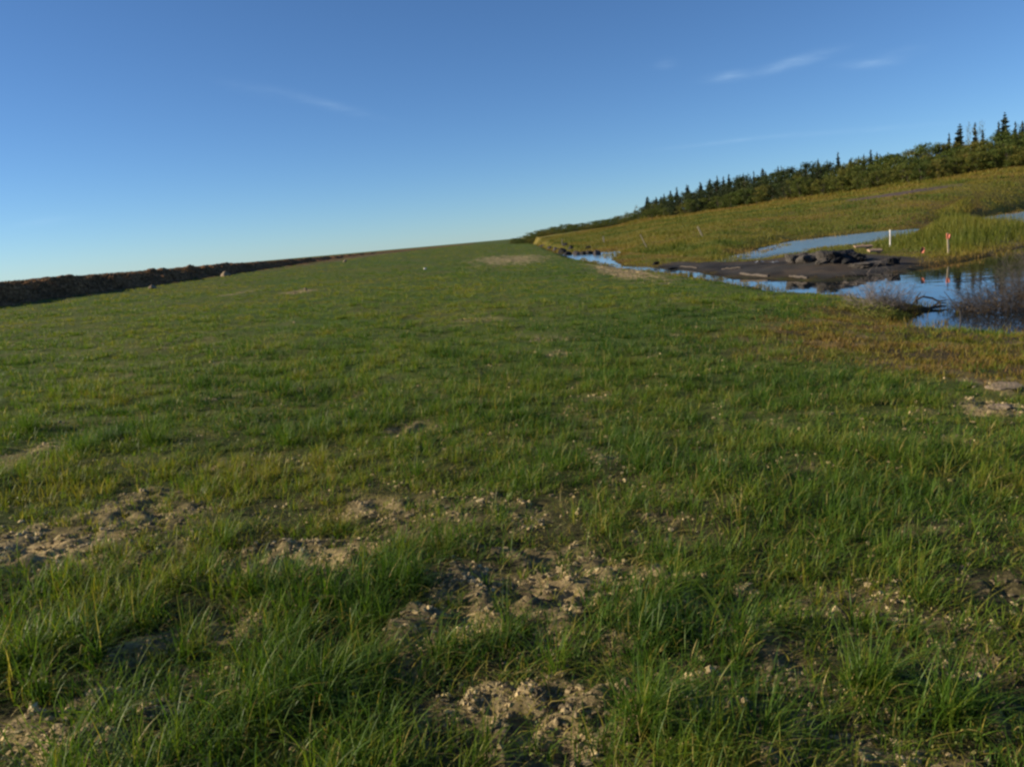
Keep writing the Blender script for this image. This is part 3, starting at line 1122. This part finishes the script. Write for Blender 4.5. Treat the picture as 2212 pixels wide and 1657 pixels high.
def small_leaves():
    n = 110000
    x, y, r = polar(n, 1.3, 3.0, 9, 1.2, math.radians(-46), math.radians(46))
    m = fbm(x, y, .3, 191, 3)
    k = (RNG.random(n) < sstep(.45, .65, m) * .8) & (dists(x, y)[0] > .6) & (moss_mask(x, y) < .5)
    x, y, r = x[k], y[k], r[k]
    N = len(x)
    z = height(x, y) + RNG.uniform(.0, .035, N)
    a = RNG.uniform(0, 6.28, N)
    L = RNG.uniform(.006, .014, N)
    W = L * RNG.uniform(.25, .6, N)
    tl = RNG.normal(.35, .5, N)
    dx, dy, dz = np.cos(a) * np.cos(tl), np.sin(a) * np.cos(tl), np.sin(tl)
    sx, sy = -np.sin(a), np.cos(a)
    c = np.stack([x, y, z], 1)
    D = np.stack([dx, dy, dz], 1) * L[:, None]
    S = np.stack([sx, sy, RNG.normal(0, .35, N)], 1) * W[:, None]
    V = np.stack([c, c + D * .5 + S, c + D, c + D * .5 - S], 1).reshape(-1, 3)
    F = (np.arange(N)[:, None] * 4 + np.array([[0, 1, 2, 3]]))
    return mesh_np('ground_leaves', V, F, {'tint': ('FLOAT', np.repeat(np.clip(RNG.normal(.45, .25, N), 0, 1), 4))}, False, MAT['forb'])


tag(link('ground_leaves', small_leaves()), 'tiny yellowish leaves of low weeds between the grass tufts', 'weeds', kind='stuff')


def berm_litter():
    n = 26000
    y = 8 + 75 * RNG.random(n) ** 1.3
    u = RNG.uniform(-.5, 2.2, n)
    x = BERM_X - u
    z0 = height(x, y)
    tp = np.interp(y, [-10, 20, 31, 45, 84, 150], [1.66, 1.66, 1.66, 1.61, 1.45, 1.24])
    s = sstep(-.1, 1.25, u)
    z = z0 * (1 - s) + tp * s + .0
    P = np.stack([x, y, z - .03], 1)
    h = RNG.uniform(.04, .16, n)
    V, F, T = blade_mesh(P, h, RNG.uniform(.018, .05, n), RNG.uniform(0, 6.28, n), RNG.uniform(.2, 1.5, n), np.clip(RNG.normal(.8, .2, n), 0, 1), 2)
    return mesh_np('dead_litter', V, F, {'tint': ('FLOAT', T)}, False, MAT['rust'])


tag(link('dead_litter', berm_litter()), 'dry brown litter on the face of the earth berm', 'plant litter', kind='stuff')


# ------------------------------------------------------------------ trees and shrubs of the wood
def spruce_meshes(seed, H=7.0, slim=.15):
    rg = np.random.default_rng(seed)
    tr, cr = MB(), MB()
    lean = rg.normal(0, .02, 2)
    ax = lambda z: np.array([lean[0] * z, lean[1] * z, z])
    tr.tube([ax(0), ax(H * .4), ax(H * .8), ax(H * .99)], [.10 * H / 7, .07 * H / 7, .03 * H / 7, .008], 6)
    nl = int(30 * H / 7 + 4)
    for i in range(nl):
        f = (i + rg.random() * .6) / nl
        z = H * (.06 + .93 * f)
        R = H * slim * (1 - f) ** .62 * rg.uniform(.75, 1.15) + .12
        nb = max(4, int(9 * (1 - f) + 3))
        a0 = rg.random() * 6.28
        for b in range(nb):
            if rg.random() < .14:
                continue
            a = a0 + 6.283 * b / nb + rg.normal(0, .2)
            L = R * rg.uniform(.6, 1.15)
            d = np.array([math.cos(a), math.sin(a), 0])
            sd = np.array([-d[1], d[0], 0])
            p0 = ax(z)
            p1 = p0 + d * L * .55 + np.array([0, 0, -.16 * L])
            p2 = p0 + d * L + np.array([0, 0, -.30 * L + .05])
            w = .26 * L + .08
            t = rg.random()
            cr.quad(p0 - sd * w * .4, p1 - sd * w, p1 + sd * w, p0 + sd * w * .4, t)
            cr.tri(p1 - sd * w, p2, p1 + sd * w, t)
            hang = np.array([0, 0, -.22 * L - .12])
            cr.quad(p0, p1, p1 + hang, p0 + hang * .7, t * .7)
            cr.tri(p1, p2, p1 + hang, t * .7)
    return tr.mesh('trunk', MAT['bark']), cr.mesh('crown', MAT['needle'])


def shrub_meshes(seed, H=4.0, W=4.6, leafmat='leaf', nclump=56, nleaf=58, leaf=.20, gap=.0):
    rg = np.random.default_rng(seed)
    st, cr = MB(), MB()
    for k in range(6):
        a = rg.random() * 6.28
        e = np.array([math.cos(a) * W * .28 * rg.random(), math.sin(a) * W * .28 * rg.random(), H * rg.uniform(.55, .85)])
        st.tube([np.array([.12 * math.cos(a), .12 * math.sin(a), -.1]), e * .5 + np.array([0, 0, .1]), e], [.055, .04, .012], 5)
    for c in range(nclump):
        a = rg.random() * 6.28
        u = rg.random() ** .5
        z = rg.uniform(.04, .93)
        prof = math.sqrt(max(0.06, 1 - ((z - .30) / .72) ** 2))
        cc = np.array([math.cos(a) * W * .5 * u * prof, math.sin(a) * W * .5 * u * prof, z * H])
        cs = rg.uniform(.35, .75) * H / 4
        tt = rg.random()
        for l in range(nleaf):
            v = rg.normal(0, 1, 3)
            v /= np.linalg.norm(v)
            p = cc + v * cs * rg.random() ** .4 * np.array([1, 1, .8])
            if p[2] < .05:
                p[2] = .05
            n1 = rg.normal(0, 1, 3)
            n1 /= np.linalg.norm(n1)
            n2 = np.cross(n1, v + .01)
            n2 /= np.linalg.norm(n2) + 1e-6
            s = leaf * rg.uniform(.5, 1.2) * .5
            cr.quad(p - n1 * s, p - n2 * s * .6, p + n1 * s, p + n2 * s * .6, float(np.clip(tt * .6 + .4 * rg.random(), 0, 1)))
    return st.mesh('stems', MAT['bark']), cr.mesh('crown', MAT[leafmat])


SPR = [spruce_meshes(300 + i, 7.0, s) for i, s in enumerate((.15, .19, .17, .22))]
SHR = [shrub_meshes(400 + i, 4.0, w) for i, w in enumerate((4.6, 5.4, 4.0, 5.0))]
DRK = [shrub_meshes(440 + i, 4.0, w, 'dark_leaf') for i, w in enumerate((3.4, 4.2, 3.0))]
BIR = [shrub_meshes(420 + i, 4.0, 3.0, 'birch', 16, 26, .17) for i in range(2)]


def plant(kind, name, parts, loc, sc, rz, label, cat, group=None):
    o = empty(name, loc, rz)
    o.scale = sc
    tag(o, label, cat, group)
    link('trunk' if kind == 'tree' else 'stems', parts[0], o)
    link('crown', parts[1], o)
    return o


def ridge(px, back=0.0):
    """a spot on the wood's foot under a column of the photograph, moved back by some metres"""
    yy = float(np.interp(px, TL_PX, TL_Y))
    py = float(np.interp(px, TL_PX, TL_PY))
    d = ray(px, py)
    p = EYE + d * (yy / d[1])
    h = np.array([p[0], p[1]]) / math.hypot(p[0], p[1])
    q = np.array([p[0], p[1]]) + h * back
    return q[0], q[1], gz(q[0], q[1])


def top_z(px, py, x, y):
    """height at which the sight line through a pixel passes over a spot"""
    d = ray(px, py)
    return EYE[2] + d[2] / d[1] * y


# skyline of the leafy shrubs: picture column -> row
SK_PX = np.array([1115, 1150, 1200, 1250, 1300, 1345, 1390, 1450, 1520, 1600, 1700, 1780, 1860, 1930, 1985, 2030, 2080, 2140, 2212, 2300, 2500.])
SK_PY = np.array([514, 502, 488, 480, 474, 466, 444, 424, 404, 384, 362, 352, 344, 334, 318, 312, 308, 296, 282, 268, 240.])
px = 1118.0
SH_LABEL = ['rounded olive green shrub in the thicket below the skyline']
n_sh = 0
while px < 2440:
    depth = float(np.interp(px, TL_PX, TL_Y))
    step = 1.55 * FPX / depth
    for row, (back, frac) in enumerate(((-1.5, .58), (4, .8), (9.5, 1.0))):
        pq = px + random.uniform(-.5, .5) * step
        x, y, z = ridge(pq, back + random.uniform(-1.2, 1.2))
        ztop = top_z(pq, float(np.interp(pq, SK_PX, SK_PY)), x, y)
        zfoot = z
        H = max((ztop - zfoot) * frac * random.uniform(.9, 1.14), 1.2)
        W = max(.95, min(H / 4.0, 1.7)) * random.uniform(1.0, 1.3)
        if n_sh >= 292:
            break
        dk = 1380 < pq < 1800 and random.random() < (.35, .85, .9)[row]
        plant('shrub', 'leafy_shrub', DRK[n_sh % 3] if dk else SHR[n_sh % 4], (x, y, z - .1), (W, W, H / 4.0), random.uniform(0, 6.28),
              'low front shrub at the foot of the thicket' if row == 0 else ('shrub in the middle of the hillside thicket' if row == 1 else 'back shrub of the thicket, its top on the skyline'),
              'shrub', ('front shrubs of the hillside thicket', 'middle shrubs of the hillside thicket', 'skyline shrubs of the hillside thicket')[row])
        n_sh += 1
    px += step * 1.35

# spruces on the skyline: tip pixel, label when it stands out
SP = [(2048, 284, 'slender small spruce at the left of the hilltop clump', .8), (2068, 265, 'broad dark spruce, leftmost big tree of the hilltop clump', 1.5), (2104, 261, 'narrow dark spruce between the two thin pale birches', .9),
      (2122, 277, 'short thin spruce right of the pale birches', .6), (2154, 259, 'narrow spruce just left of the tallest spruce', .9), (2171, 239, 'tallest dark spruce on the hilltop', 1.25),
      (2192, 259, 'small spruce just right of the tallest spruce', .8), (2208, 259, 'spruce cut by the right edge of the photograph', .9),
      (1813, 325, 'tall twin pointed spruce rising above the thicket', 1.0), (1767, 340, 'dark spire of spruce left of the twin pointed spruce', .8), (1882, 320, 'tallest spruce right of the twin pointed spruce', .9),
      (1400, 423, 'dark spruce at the left end of the wood', 1.1)]
SP += [(a + random.uniform(-7, 7), b + random.uniform(0, 5), None, s * random.uniform(.8, 1.35)) for a, b, s in [(1737, 347, .7), (1789, 341, .7), (1843, 337, .6), (1853, 330, .6), (1863, 329, .6), (1891, 324, .6), (1901, 327, .6), (1776, 342, .6), (1690, 351, .7), (1674, 353, .8), (1627, 364, .8), (1647, 361, .9),
                                       (1582, 370, .9), (1606, 368, .8), (1559, 376, 1.0), (1533, 382, 1.1), (1508, 390, 1.2), (1484, 396, 1.0), (1467, 401, 1.0), (1455, 407, .9), (1442, 413, .9), (1424, 419, 1.1), (1494, 397, .9), (1545, 384, .9),
                                       (1570, 378, 1.0), (1594, 375, 1.1), (1616, 372, 1.0), (1660, 364, .9), (1703, 358, .7), (1720, 354, .7), (1755, 348, .7), (1434, 420, 1.0), (1412, 425, .9), (1520, 392, 1.1), (1830, 338, .6), (1920, 334, .5), (1945, 328, .5)]]
for i, (a, b, lab, wd) in enumerate(SP):
    x, y, z = ridge(a, 11 + (i * 37 % 5))
    zt = top_z(a, b, x, y)
    H = max(zt - z, 2.5)
    s = H / 7.0
    base = 7.5 / 7.0
    plant('tree', 'spruce_tree', SPR[i % 4], (x, y, z - .1), (base * wd * .95, base * wd * .95, s), random.uniform(0, 6.28),
          lab or 'small dark spruce spire in the row along the wood skyline', 'spruce', None if lab else 'small spruces along the wood skyline')
for (a, b, lab, w) in [(2090, 262, 'thin pale birch left of the narrow hilltop spruce', .9), (2113, 256, 'thin pale birch right of the narrow hilltop spruce', .9), (1372, 441, 'pale grey round willow at the left end of the wood', 1.0), (1352, 455, 'low grey willow below the pale round one', .9),
                       (2201, 262, 'pale leafy birch beside the spruces at the right edge', .7)]:
    x, y, z = ridge(a, 12)
    zt = top_z(a, b, x, y)
    H = zt - z
    plant('tree', 'pale_birch_tree', BIR[int(a) % 2], (x, y, z - .1), (w, w, H / 4.0), random.uniform(0, 6.28), lab, 'birch' if 'birch' in lab else 'willow')


# ------------------------------------------------------------------ things in and around the ponds
def solo(name, me, loc, label, cat, group=None, rot=(0, 0, 0)):
    o = link(name, me, None, loc)
    o.rotation_euler = rot
    return tag(o, label, cat, group)


def px_size(x, y, npx):
    """metres spanned by npx photograph pixels at the distance of a spot"""
    return npx * math.hypot(x, y) / FPX


def block(name, cx, base, wpx, hpx, seed, mat, label, cat, cut=.8, rough=.3, dsy=.8, group=None, sink=.2):
    x, y, z = hit(cx, base)
    w, h = px_size(x, y, wpx), px_size(x, y, hpx)
    me = lump_mesh(name, w / 2.1, w / 2.2 * dsy, h / 1.9, seed, mat, 5, rough * 1.25, 0, False, .8)
    return solo(name, me, (x, y + w * .3, z + h / 1.35 * (.45 - sink)), label, cat, group, (0, 0, random.uniform(-.4, .4)))


block('clay_block', 1724, 567, 34, 22, 501, MAT['clay'], 'tan grey clay block at the left of the block row on the mud bank', 'clay block', .8)
block('clay_block', 1757, 566, 46, 24, 502, MAT['clay'], 'wide grey clay block beside the black peat heap on the mud bank', 'clay block', .75)
block('peat_block', 1796, 567, 34, 26, 503, MAT['clay'], 'dark grey split block leaning on the big black peat heap', 'peat block', .75, .4)
block('peat_block', 1828, 568, 70, 31, 504, MAT['peat'], 'big black peat heap on top of the mud bank', 'peat block', .85, .5)
block('peat_block', 1852, 568, 40, 20, 505, MAT['peat'], 'low black peat lump at the right foot of the big heap', 'peat block', .85, .45)
block('peat_block', 1931, 572, 22, 16, 506, MAT['peat'], 'small black peat lump alone near the right end of the mud bank', 'peat block', .8, .4)
block('clay_block', 1780, 572, 22, 9, 507, MAT['clay'], 'flat little clay clod in front of the block row', 'clay block', .8, .4)
block('clay_block', 1880, 578, 60, 12, 508, MAT['clay'], 'low broad grey clay mound right of the black peat heap', 'clay block', .9, .3)
block('peat_block', 1418, 573, 12, 9, 509, MAT['peat'], 'small dark peat lump at the narrow neck of the pond', 'peat block', .8, .4)
block('peat_block', 1452, 583, 26, 6, 510, MAT['peat'], 'flat black peat slab in the narrow water', 'peat block', .8, .3)
# flat grey sheets half sunk in the mud
for (a, b, w, lab) in [(1640, 570, 18, 'flat grey sheet scrap left on the mud beside the back channel'), (1672, 570, 16, 'second grey sheet scrap nearer the clay blocks'), (1890, 543, 14, 'pale grey sheet scrap at the foot of the white pipe')]:
    x, y, z = hit(a, b)
    s = px_size(x, y, w)
    V, F = [], []
    n = 7
    for j in range(n):
        for i in range(n):
            V.append((s * (i / (n - 1) - .5), s * 1.1 * (j / (n - 1) - .5), .04 + .06 * random.random()))
    for j in range(n - 1):
        for i in range(n - 1):
            F.append((j * n + i, j * n + i + 1, (j + 1) * n + i + 1, (j + 1) * n + i))
    solo('plastic_sheet', mesh_np('plastic_sheet', np.array(V), np.array(F), None, False, MAT['sheet']), (x, y, z), lab, 'sheet')
# old logs on the front edge of the mud bank
for (a0, b0, a1, b1, r_, lab) in [(1600, 594, 1660, 599, .055, 'longest brown log half sunk in the front edge of the mud bank'), (1560, 583, 1600, 580, .04, 'thin brown log lying on the mud left of the clay blocks'),
                                  (1705, 598, 1745, 602, .045, 'dark wet log at the waterline in front of the black heap'), (1470, 577, 1506, 580, .035, 'short thin log at the narrow end of the mud bank')]:
    x0, y0, z0 = hit(a0, b0)
    x1, y1, z1 = hit(a1, b1)
    mb = MB()
    n_ = 7
    pts = [(x0 + (x1 - x0) * k / n_ - x0, y0 + (y1 - y0) * k / n_ - y0 + random.uniform(-.05, .05), z0 + (z1 - z0) * k / n_ - z0 + random.uniform(-.02, .03)) for k in range(n_ + 1)]
    mb.tube(pts, [r_ * random.uniform(.75, 1.1) for k in range(n_ + 1)], 9)
    solo('old_log', mb.mesh('old_log', MAT['bark']), (x0, y0, z0 + r_ * .4), lab, 'log')
# boards behind the black heap
for (a0, b0, a1, b1, lab) in [(1846, 541, 1902, 537, 'longer weathered board lying behind the black peat heap'), (1876, 551, 1906, 548, 'shorter reddish board in front of the longer board')]:
    x0, y0, z0 = hit(a0, b0)
    x1, y1, z1 = hit(a1, b1)
    y1 = y0 + (x1 - x0) * .15
    L = math.dist((x0, y0), (x1, y1))
    mb = MB()
    mb.box((0, 0, 0), L, .22, .07, None, .5, .008)
    mb.box((L * .18, .10, -.06), .12, .5, .06, rotz(.1), .5, .008)
    rz = math.atan2(y1 - y0, x1 - x0)
    solo('wooden_board', mb.mesh('wooden_board', MAT['plank']), ((x0 + x1) / 2, (y0 + y1) / 2, max(z0, gz((x0 + x1) / 2, (y0 + y1) / 2)) + .16), lab, 'board', None, (.35, .04, rz))

# dark peat lumps closing the far end of the pond
far_l = [(1172, 536, 14, 5), (1188, 540, 14, 6), (1202, 544, 18, 9), (1216, 548, 20, 12), (1228, 551, 20, 11), (1234, 545, 12, 10), (1246, 551, 20, 11), (1260, 550, 18, 9), (1274, 549, 18, 10), (1288, 551, 16, 13), (1222, 541, 14, 7), (1270, 543, 14, 6)]
FL = ['smallest grey peat lump at the far tip of the pond', 'low grey peat lump next to the far tip of the pond', 'grey peat lump third from the far tip', 'broad dark peat lump at the left of the far heap', 'dark peat lump in the middle front of the far heap',
      'upright black lump standing out of the far peat heap', 'wide purple grey lump right of the upright black one', 'low rounded lump in the right half of the far heap', 'dark lump next to the rightmost of the far heap', 'rightmost tall grey lump of the far peat heap at the water',
      'black lump behind the broad left one of the far heap', 'black lump behind the right half of the far heap']
for i, ((a, b, w, h), lab) in enumerate(zip(far_l, FL)):
    x, y = on_z(a, b, WZ + .05)
    ww, hh = px_size(x, y, w), px_size(x, y, h)
    m = simple_mat('grey_peat', (.03, .027, .03), (.10, .085, .085), 2.5, .9, .6) if i in (0, 1, 2, 6, 9) else MAT['peat']
    me = lump_mesh('peat_lump', ww / 2, ww / 2 * .8, hh / 1.3, 520 + i, m, 3, .4, .8)
    solo('peat_lump', me, (x, y, max(gz(x, y), WZ) + hh * .2), lab, 'peat lump', 'peat lumps closing the far end of the pond')


# stakes, posts, flags
def stake(name, foot, tipx, tipy, wid, mat, label, thick=None):
    x, y, z = foot
    d = ray(tipx, tipy)
    k = y / d[1]
    tip = EYE + d * k
    mb = MB()
    a = np.array([0, 0, -.15])
    b = np.array([tip[0] - x, 0, tip[2] - z])
    L = np.linalg.norm(b)
    ang = math.atan2(b[0], b[2])
    R = roty(ang)
    mb.box(R @ np.array([0, 0, L / 2 - .08]), wid, thick or wid * .45, L + .16, R, .5)
    mb.box(R @ np.array([0, 0, L + .012]), wid * .7, (thick or wid * .45) * .8, .024, R, .5)
    o = empty(name, (x, y, z))
    tag(o, label, 'stake')
    link('shaft', mb.mesh('shaft', mat), o)
    return o, R, L


stake('wooden_stake', hit(1517, 511), 1507, 490, .13, MAT['lath'], 'pale stake leaning left alone on the marsh slope')
stake('wooden_stake', hit(1399, 540), 1383, 507, .09, MAT['lath'], 'long thin leaning stake in the sedge right of the pond end')
stake('wooden_stake', hit(1305, 526), 1303, 511, .16, MAT['lath'], 'short upright pale stake beyond the far water')
stake('wooden_stake', hit(1214, 530), 1214, 517, .11, MAT['lath'], 'faint orange brown stake above the far peat heap')

# white pipe with a cap
x, y, z = hit(1923, 534)
o = tag(empty('marker_pipe', (x, y, z)), 'white upright plastic pipe between the island sedge and the channel', 'pipe')
H = px_size(x, y, 33)
mb = MB()
mb.tube([(0, 0, -.2), (0, 0, H * .5), (0.0, 0, H * .86)], [.034, .034, .034], 14)
link('shaft', mb.mesh('shaft', MAT['white'], True), o)
mb = MB()
mb.tube([(0, 0, H * .84), (0, 0, H * .97), (0, 0, H)], [.044, .044, .03], 14)
link('cap', mb.mesh('cap', MAT['white'], True), o)


def ribbon(w, h, seed, fold=.03):
    rg = np.random.default_rng(seed)
    V, F = [], []
    nx_, nz_ = 7, 7
    for side in (0, 1):
        for j in range(nz_):
            for i in range(nx_):
                u, v = i / (nx_ - 1), j / (nz_ - 1)
                V.append((u * w * (1 - .15 * v), fold * math.sin(u * 5 + v * 2 + seed) + side * .004, -v * h + .02 * math.sin(u * 4) + rg.normal(0, .004)))
    for side in (0, 1):
        o_ = side * nx_ * nz_
        for j in range(nz_ - 1):
            for i in range(nx_ - 1):
                F.append((o_ + j * nx_ + i, o_ + j * nx_ + i + 1, o_ + (j + 1) * nx_ + i + 1, o_ + (j + 1) * nx_ + i))
    return mesh_np('flag', np.array(V), np.array(F), None, True, MAT['orange'])


# survey lath with an orange top
ft = hit(2049, 551)
o, R, L = stake('survey_lath', ft, 2047, 505, .06, MAT['lath'], 'slender survey lath with an orange ribbon at its top in the island sedge')
mb = MB()
mb.box(R @ np.array([0, 0, L - .10]), .075, .045, .2, R, .5, .006)
link('ribbon', mb.mesh('ribbon', MAT['orange']), o)
link('loose_ribbon', ribbon(.08, .13, 2), o, tuple(R @ np.array([.03, -.03, L - .05])))
# drooping orange pin flag nearer the shore
x, y, z = hit(1993, 566)
o = tag(empty('pin_flag', (x, y, z)), 'drooping orange flag on a thin wire near the shore of the island', 'flag')
mb = MB()
H = px_size(x, y, 26)
mb.tube([(0, 0, -.1), (-.01, 0, H * .5), (-.05, 0, H)], [.005, .005, .004], 6)
link('wire', mb.mesh('wire', MAT['twig']), o)
link('flag', ribbon(.12, .20, 5, .04), o, (-.07, -.01, H + .01))


# leafless brush
def brush(seed, n, H, W, D, r0=.006, depth=2):
    rg = np.random.default_rng(seed)
    tw = MB()

    def grow(p, d, L, r, lv):
        pts, rad = [p], [r]
        q = p.copy()
        dd = d.copy()
        for k in range(3):
            dd = dd + rg.normal(0, .22, 3)
            dd /= np.linalg.norm(dd)
            q = q + dd * L / 3
            pts.append(q.copy())
            rad.append(r * (1 - .28 * (k + 1)))
        tw.tube(pts, rad, 3, rg.random(), False)
        if lv > 0:
            for k in range(rg.integers(2, 5)):
                i = rg.integers(1, 4)
                d2 = dd + rg.normal(0, .55, 3)
                d2[2] = abs(d2[2]) * .8
                grow(pts[i].copy(), d2 / np.linalg.norm(d2), L * rg.uniform(.4, .65), r * .6, lv - 1)

    for i in range(n):
        a = rg.random() * 6.28
        u = rg.random() ** .5
        p = np.array([math.cos(a) * W * .4 * u, math.sin(a) * D * .4 * u, 0])
        prof = max(.25, 1 - .6 * u * u)
        d = np.array([math.cos(a) * 1.1 * u, math.sin(a) * 1.1 * u, 1.0]) + rg.normal(0, .2, 3)
        grow(p, d / np.linalg.norm(d), H * .62 * prof * rg.uniform(.6, 1.1), r0 * rg.uniform(.7, 1.3), depth)
    return tw


def leaf_cloud(seed, n, W, D, H, s, zlo=0.0):
    rg = np.random.default_rng(seed)
    mb = MB()
    for i in range(n):
        a = rg.random() * 6.28
        u = rg.random() ** .5
        p = np.array([math.cos(a) * W * .5 * u, math.sin(a) * D * .5 * u, zlo + H * rg.random() ** 1.6 * (1 - .6 * u)])
        n1 = rg.normal(0, 1, 3)
        n1 /= np.linalg.norm(n1)
        n2 = np.cross(n1, rg.normal(0, 1, 3))
        n2 /= np.linalg.norm(n2) + 1e-6
        q = s * rg.uniform(.5, 1.3)
        mb.quad(p - n1 * q, p - n2 * q * .45, p + n1 * q, p + n2 * q * .45, rg.random())
    return mb


bx0, by0 = on_z(2205, 672, WZ)
o = tag(empty('dead_bush', (bx0, by0 + .5, WZ - .03), .1), 'big dark leafless bush standing in the pond at the right edge', 'bush')
link('twigs', brush(601, 260, 1.1, 2.2, 1.4, .0052, 3).mesh('twigs', MAT['twig']), o)
link('withered_leaves', leaf_cloud(602, 2600, 1.9, 1.2, .55, .022).mesh('withered_leaves', MAT['rust']), o)
bx1, by1 = on_z(2235, 645, WZ)
o = tag(empty('dead_bush', (bx1 + .7, by1 + .9, WZ - .03), 1.0), 'taller leafless bush behind the big one, half out of the right edge', 'bush')
link('twigs', brush(603, 140, 1.7, 2.1, 1.6, .006, 3).mesh('twigs', MAT['twig']), o)
bx2, by2 = on_z(2110, 674, WZ)
o = tag(empty('dead_bush', (bx2, by2 + .3, WZ - .03), 2.0), 'low fine twigged bush at the left of the big dark bush in the water', 'bush')
link('twigs', brush(605, 45, .62, .9, .7, .0045, 2).mesh('twigs', MAT['twig']), o)
link('withered_leaves', leaf_cloud(606, 700, .9, .6, .2, .018).mesh('withered_leaves', MAT['rust']), o)
x, y, z = hit(1895, 672)
o = tag(empty('grey_twig_bush', (x, y, z), .5), 'fine pale grey bush of bare twigs on the green knoll by the shore', 'bush')
link('twigs', brush(607, 95, 1.15, 1.3, .7, .006, 3).mesh('twigs', MAT['pale_twig']), o)
x, y, z = hit(1925, 676)
o = tag(empty('grey_twig_bush', (x, y, z), .5), 'smaller dark twig bush leaning over the water right of the pale one', 'bush')
link('twigs', brush(608, 60, .8, .8, .6, .006, 3).mesh('twigs', MAT['twig']), o)
for (a, b, H, W, lab) in [(1890, 684, .36, .85, 'round yellow green shrublet on the knoll under the pale twigs'), (1935, 690, .24, .6, 'dark olive shrublet on the tip of the shore spit'), (1845, 668, .2, .7, 'low bright green shrublet left of the knoll')]:
    x, y, z = hit(a, b)
    o = tag(empty('shore_shrublet', (x, y, z - .02)), lab, 'shrub')
    g = leaf_cloud(int(a), 2600, W, W * .8, H, .016)
    me = g.mesh('crown', MAT['forb'] if a != 1935 else MAT['leaf'])
    link('crown', me, o)
    link('stems', brush(int(a) + 5, 14, H * .9, W * .6, W * .5, .003, 1).mesh('stems', MAT['twig']), o)

# bent twig by the near shore and driftwood afloat
x, y, z = hit(2071, 716)
z = max(z, WZ)
u = px_size(x, y, 1)
mb = MB()
mb.tube([(0, 0, -.05), (.03, 0, 20 * u), (.02, 0, 38 * u), (-.10, .03, 60 * u), (-.20, .05, 78 * u)], [.011, .011, .009, .007, .004], 7)
mb.tube([(.02, 0, 36 * u), (.08, .02, 50 * u), (.13, .05, 58 * u)], [.006, .005, .003], 6)
solo('bent_twig', mb.mesh('bent_twig', MAT['twig']), (x, y, z), 'bent bare twig standing at the edge of the near shore', 'twig')
for (a, b, pts, r, lab) in [(2005, 655, [(-.35, 0, -.02), (-.28, 0, .09), (-.1, .03, .15), (.1, .02, .10), (.22, 0, .02), (.4, 0, .03)], .022, 'arched dark branch sticking out of the pond'),
                            (2010, 669, [(-.3, -.05, -.02), (0, 0, .03), (.2, .03, .05), (.36, .06, .04)], .028, 'straight dark stick afloat in front of the arched branch'),
                            (1985, 648, [(-.06, 0, -.1), (-.05, 0, .08), (.0, 0, .12)], .03, 'stubby dark snag at the left of the arched branch'),
                            (2100, 606, [(-.5, 0, .0), (-.2, .02, .03), (.3, .0, .02), (.7, .1, .03)], .014, 'thin long stick afloat left of the dark bushes')]:
    x, y = on_z(a, b, WZ)
    mb = MB()
    mb.tube(pts, [r * .8] + [r] * (len(pts) - 2) + [r * .5], 7)
    mb.tube([pts[2], (pts[2][0] + .1, pts[2][1] + .1, pts[2][2] + .06)], [r * .5, r * .2], 6)
    solo('driftwood', mb.mesh('driftwood', MAT['twig']), (x, y, WZ), lab, 'driftwood')

# stones on the field
for (a, b, w, h, sd_, mat, lab) in [(487, 598, 19, 11, 1, 'stone', 'larger pale stone at the foot of the berm'), (330, 624, 16, 9, 2, 'stone', 'small tan stone at the foot of the berm left of the larger one'), (918, 582, 6, 4, 3, 'white', 'tiny white stone far out in the grass'),
                                  (660, 627, 8, 6, 4, 'stone', 'small tan stone beside a thin bare patch in the grass'), (745, 567, 9, 5, 5, 'stone', 'pale stone on the thin end of the berm'),
                                  (1618, 1250, 26, 26, 6, 'darkstone', 'round black clod in the grass right of centre'), (1420, 1238, 34, 24, 7, 'stone', 'tan crumbly clod in the grass left of the black clod'),
                                  (350, 1640, 40, 30, 8, 'stone', 'pale clod near the lower left corner'), (1700, 1690 - 40, 30, 20, 9, 'stone', 'pale clod among the weeds at the lower right'),
                                  (2165, 838, 60, 12, 10, 'stone', 'broad sandy mound at the right edge of the field'), (2158, 882, 50, 8, 11, 'stone', 'flat sandy mound below the broad one at the right edge')]:
    x, y, z = hit(a, b)
    ww, hh = px_size(x, y, w), px_size(x, y, h)
    me = lump_mesh('stone', ww / 2, ww / 2 * .85, hh / 1.3, 700 + sd_, MAT[mat], 4, .38, .85, True)
    nm = 'soil_clod' if 'clod' in lab else ('sand_mound' if 'mound' in lab else 'stone')
    solo(nm, me, (x, y, z + hh * .12), lab, nm.split('_')[-1] if nm != 'stone' else 'stone')
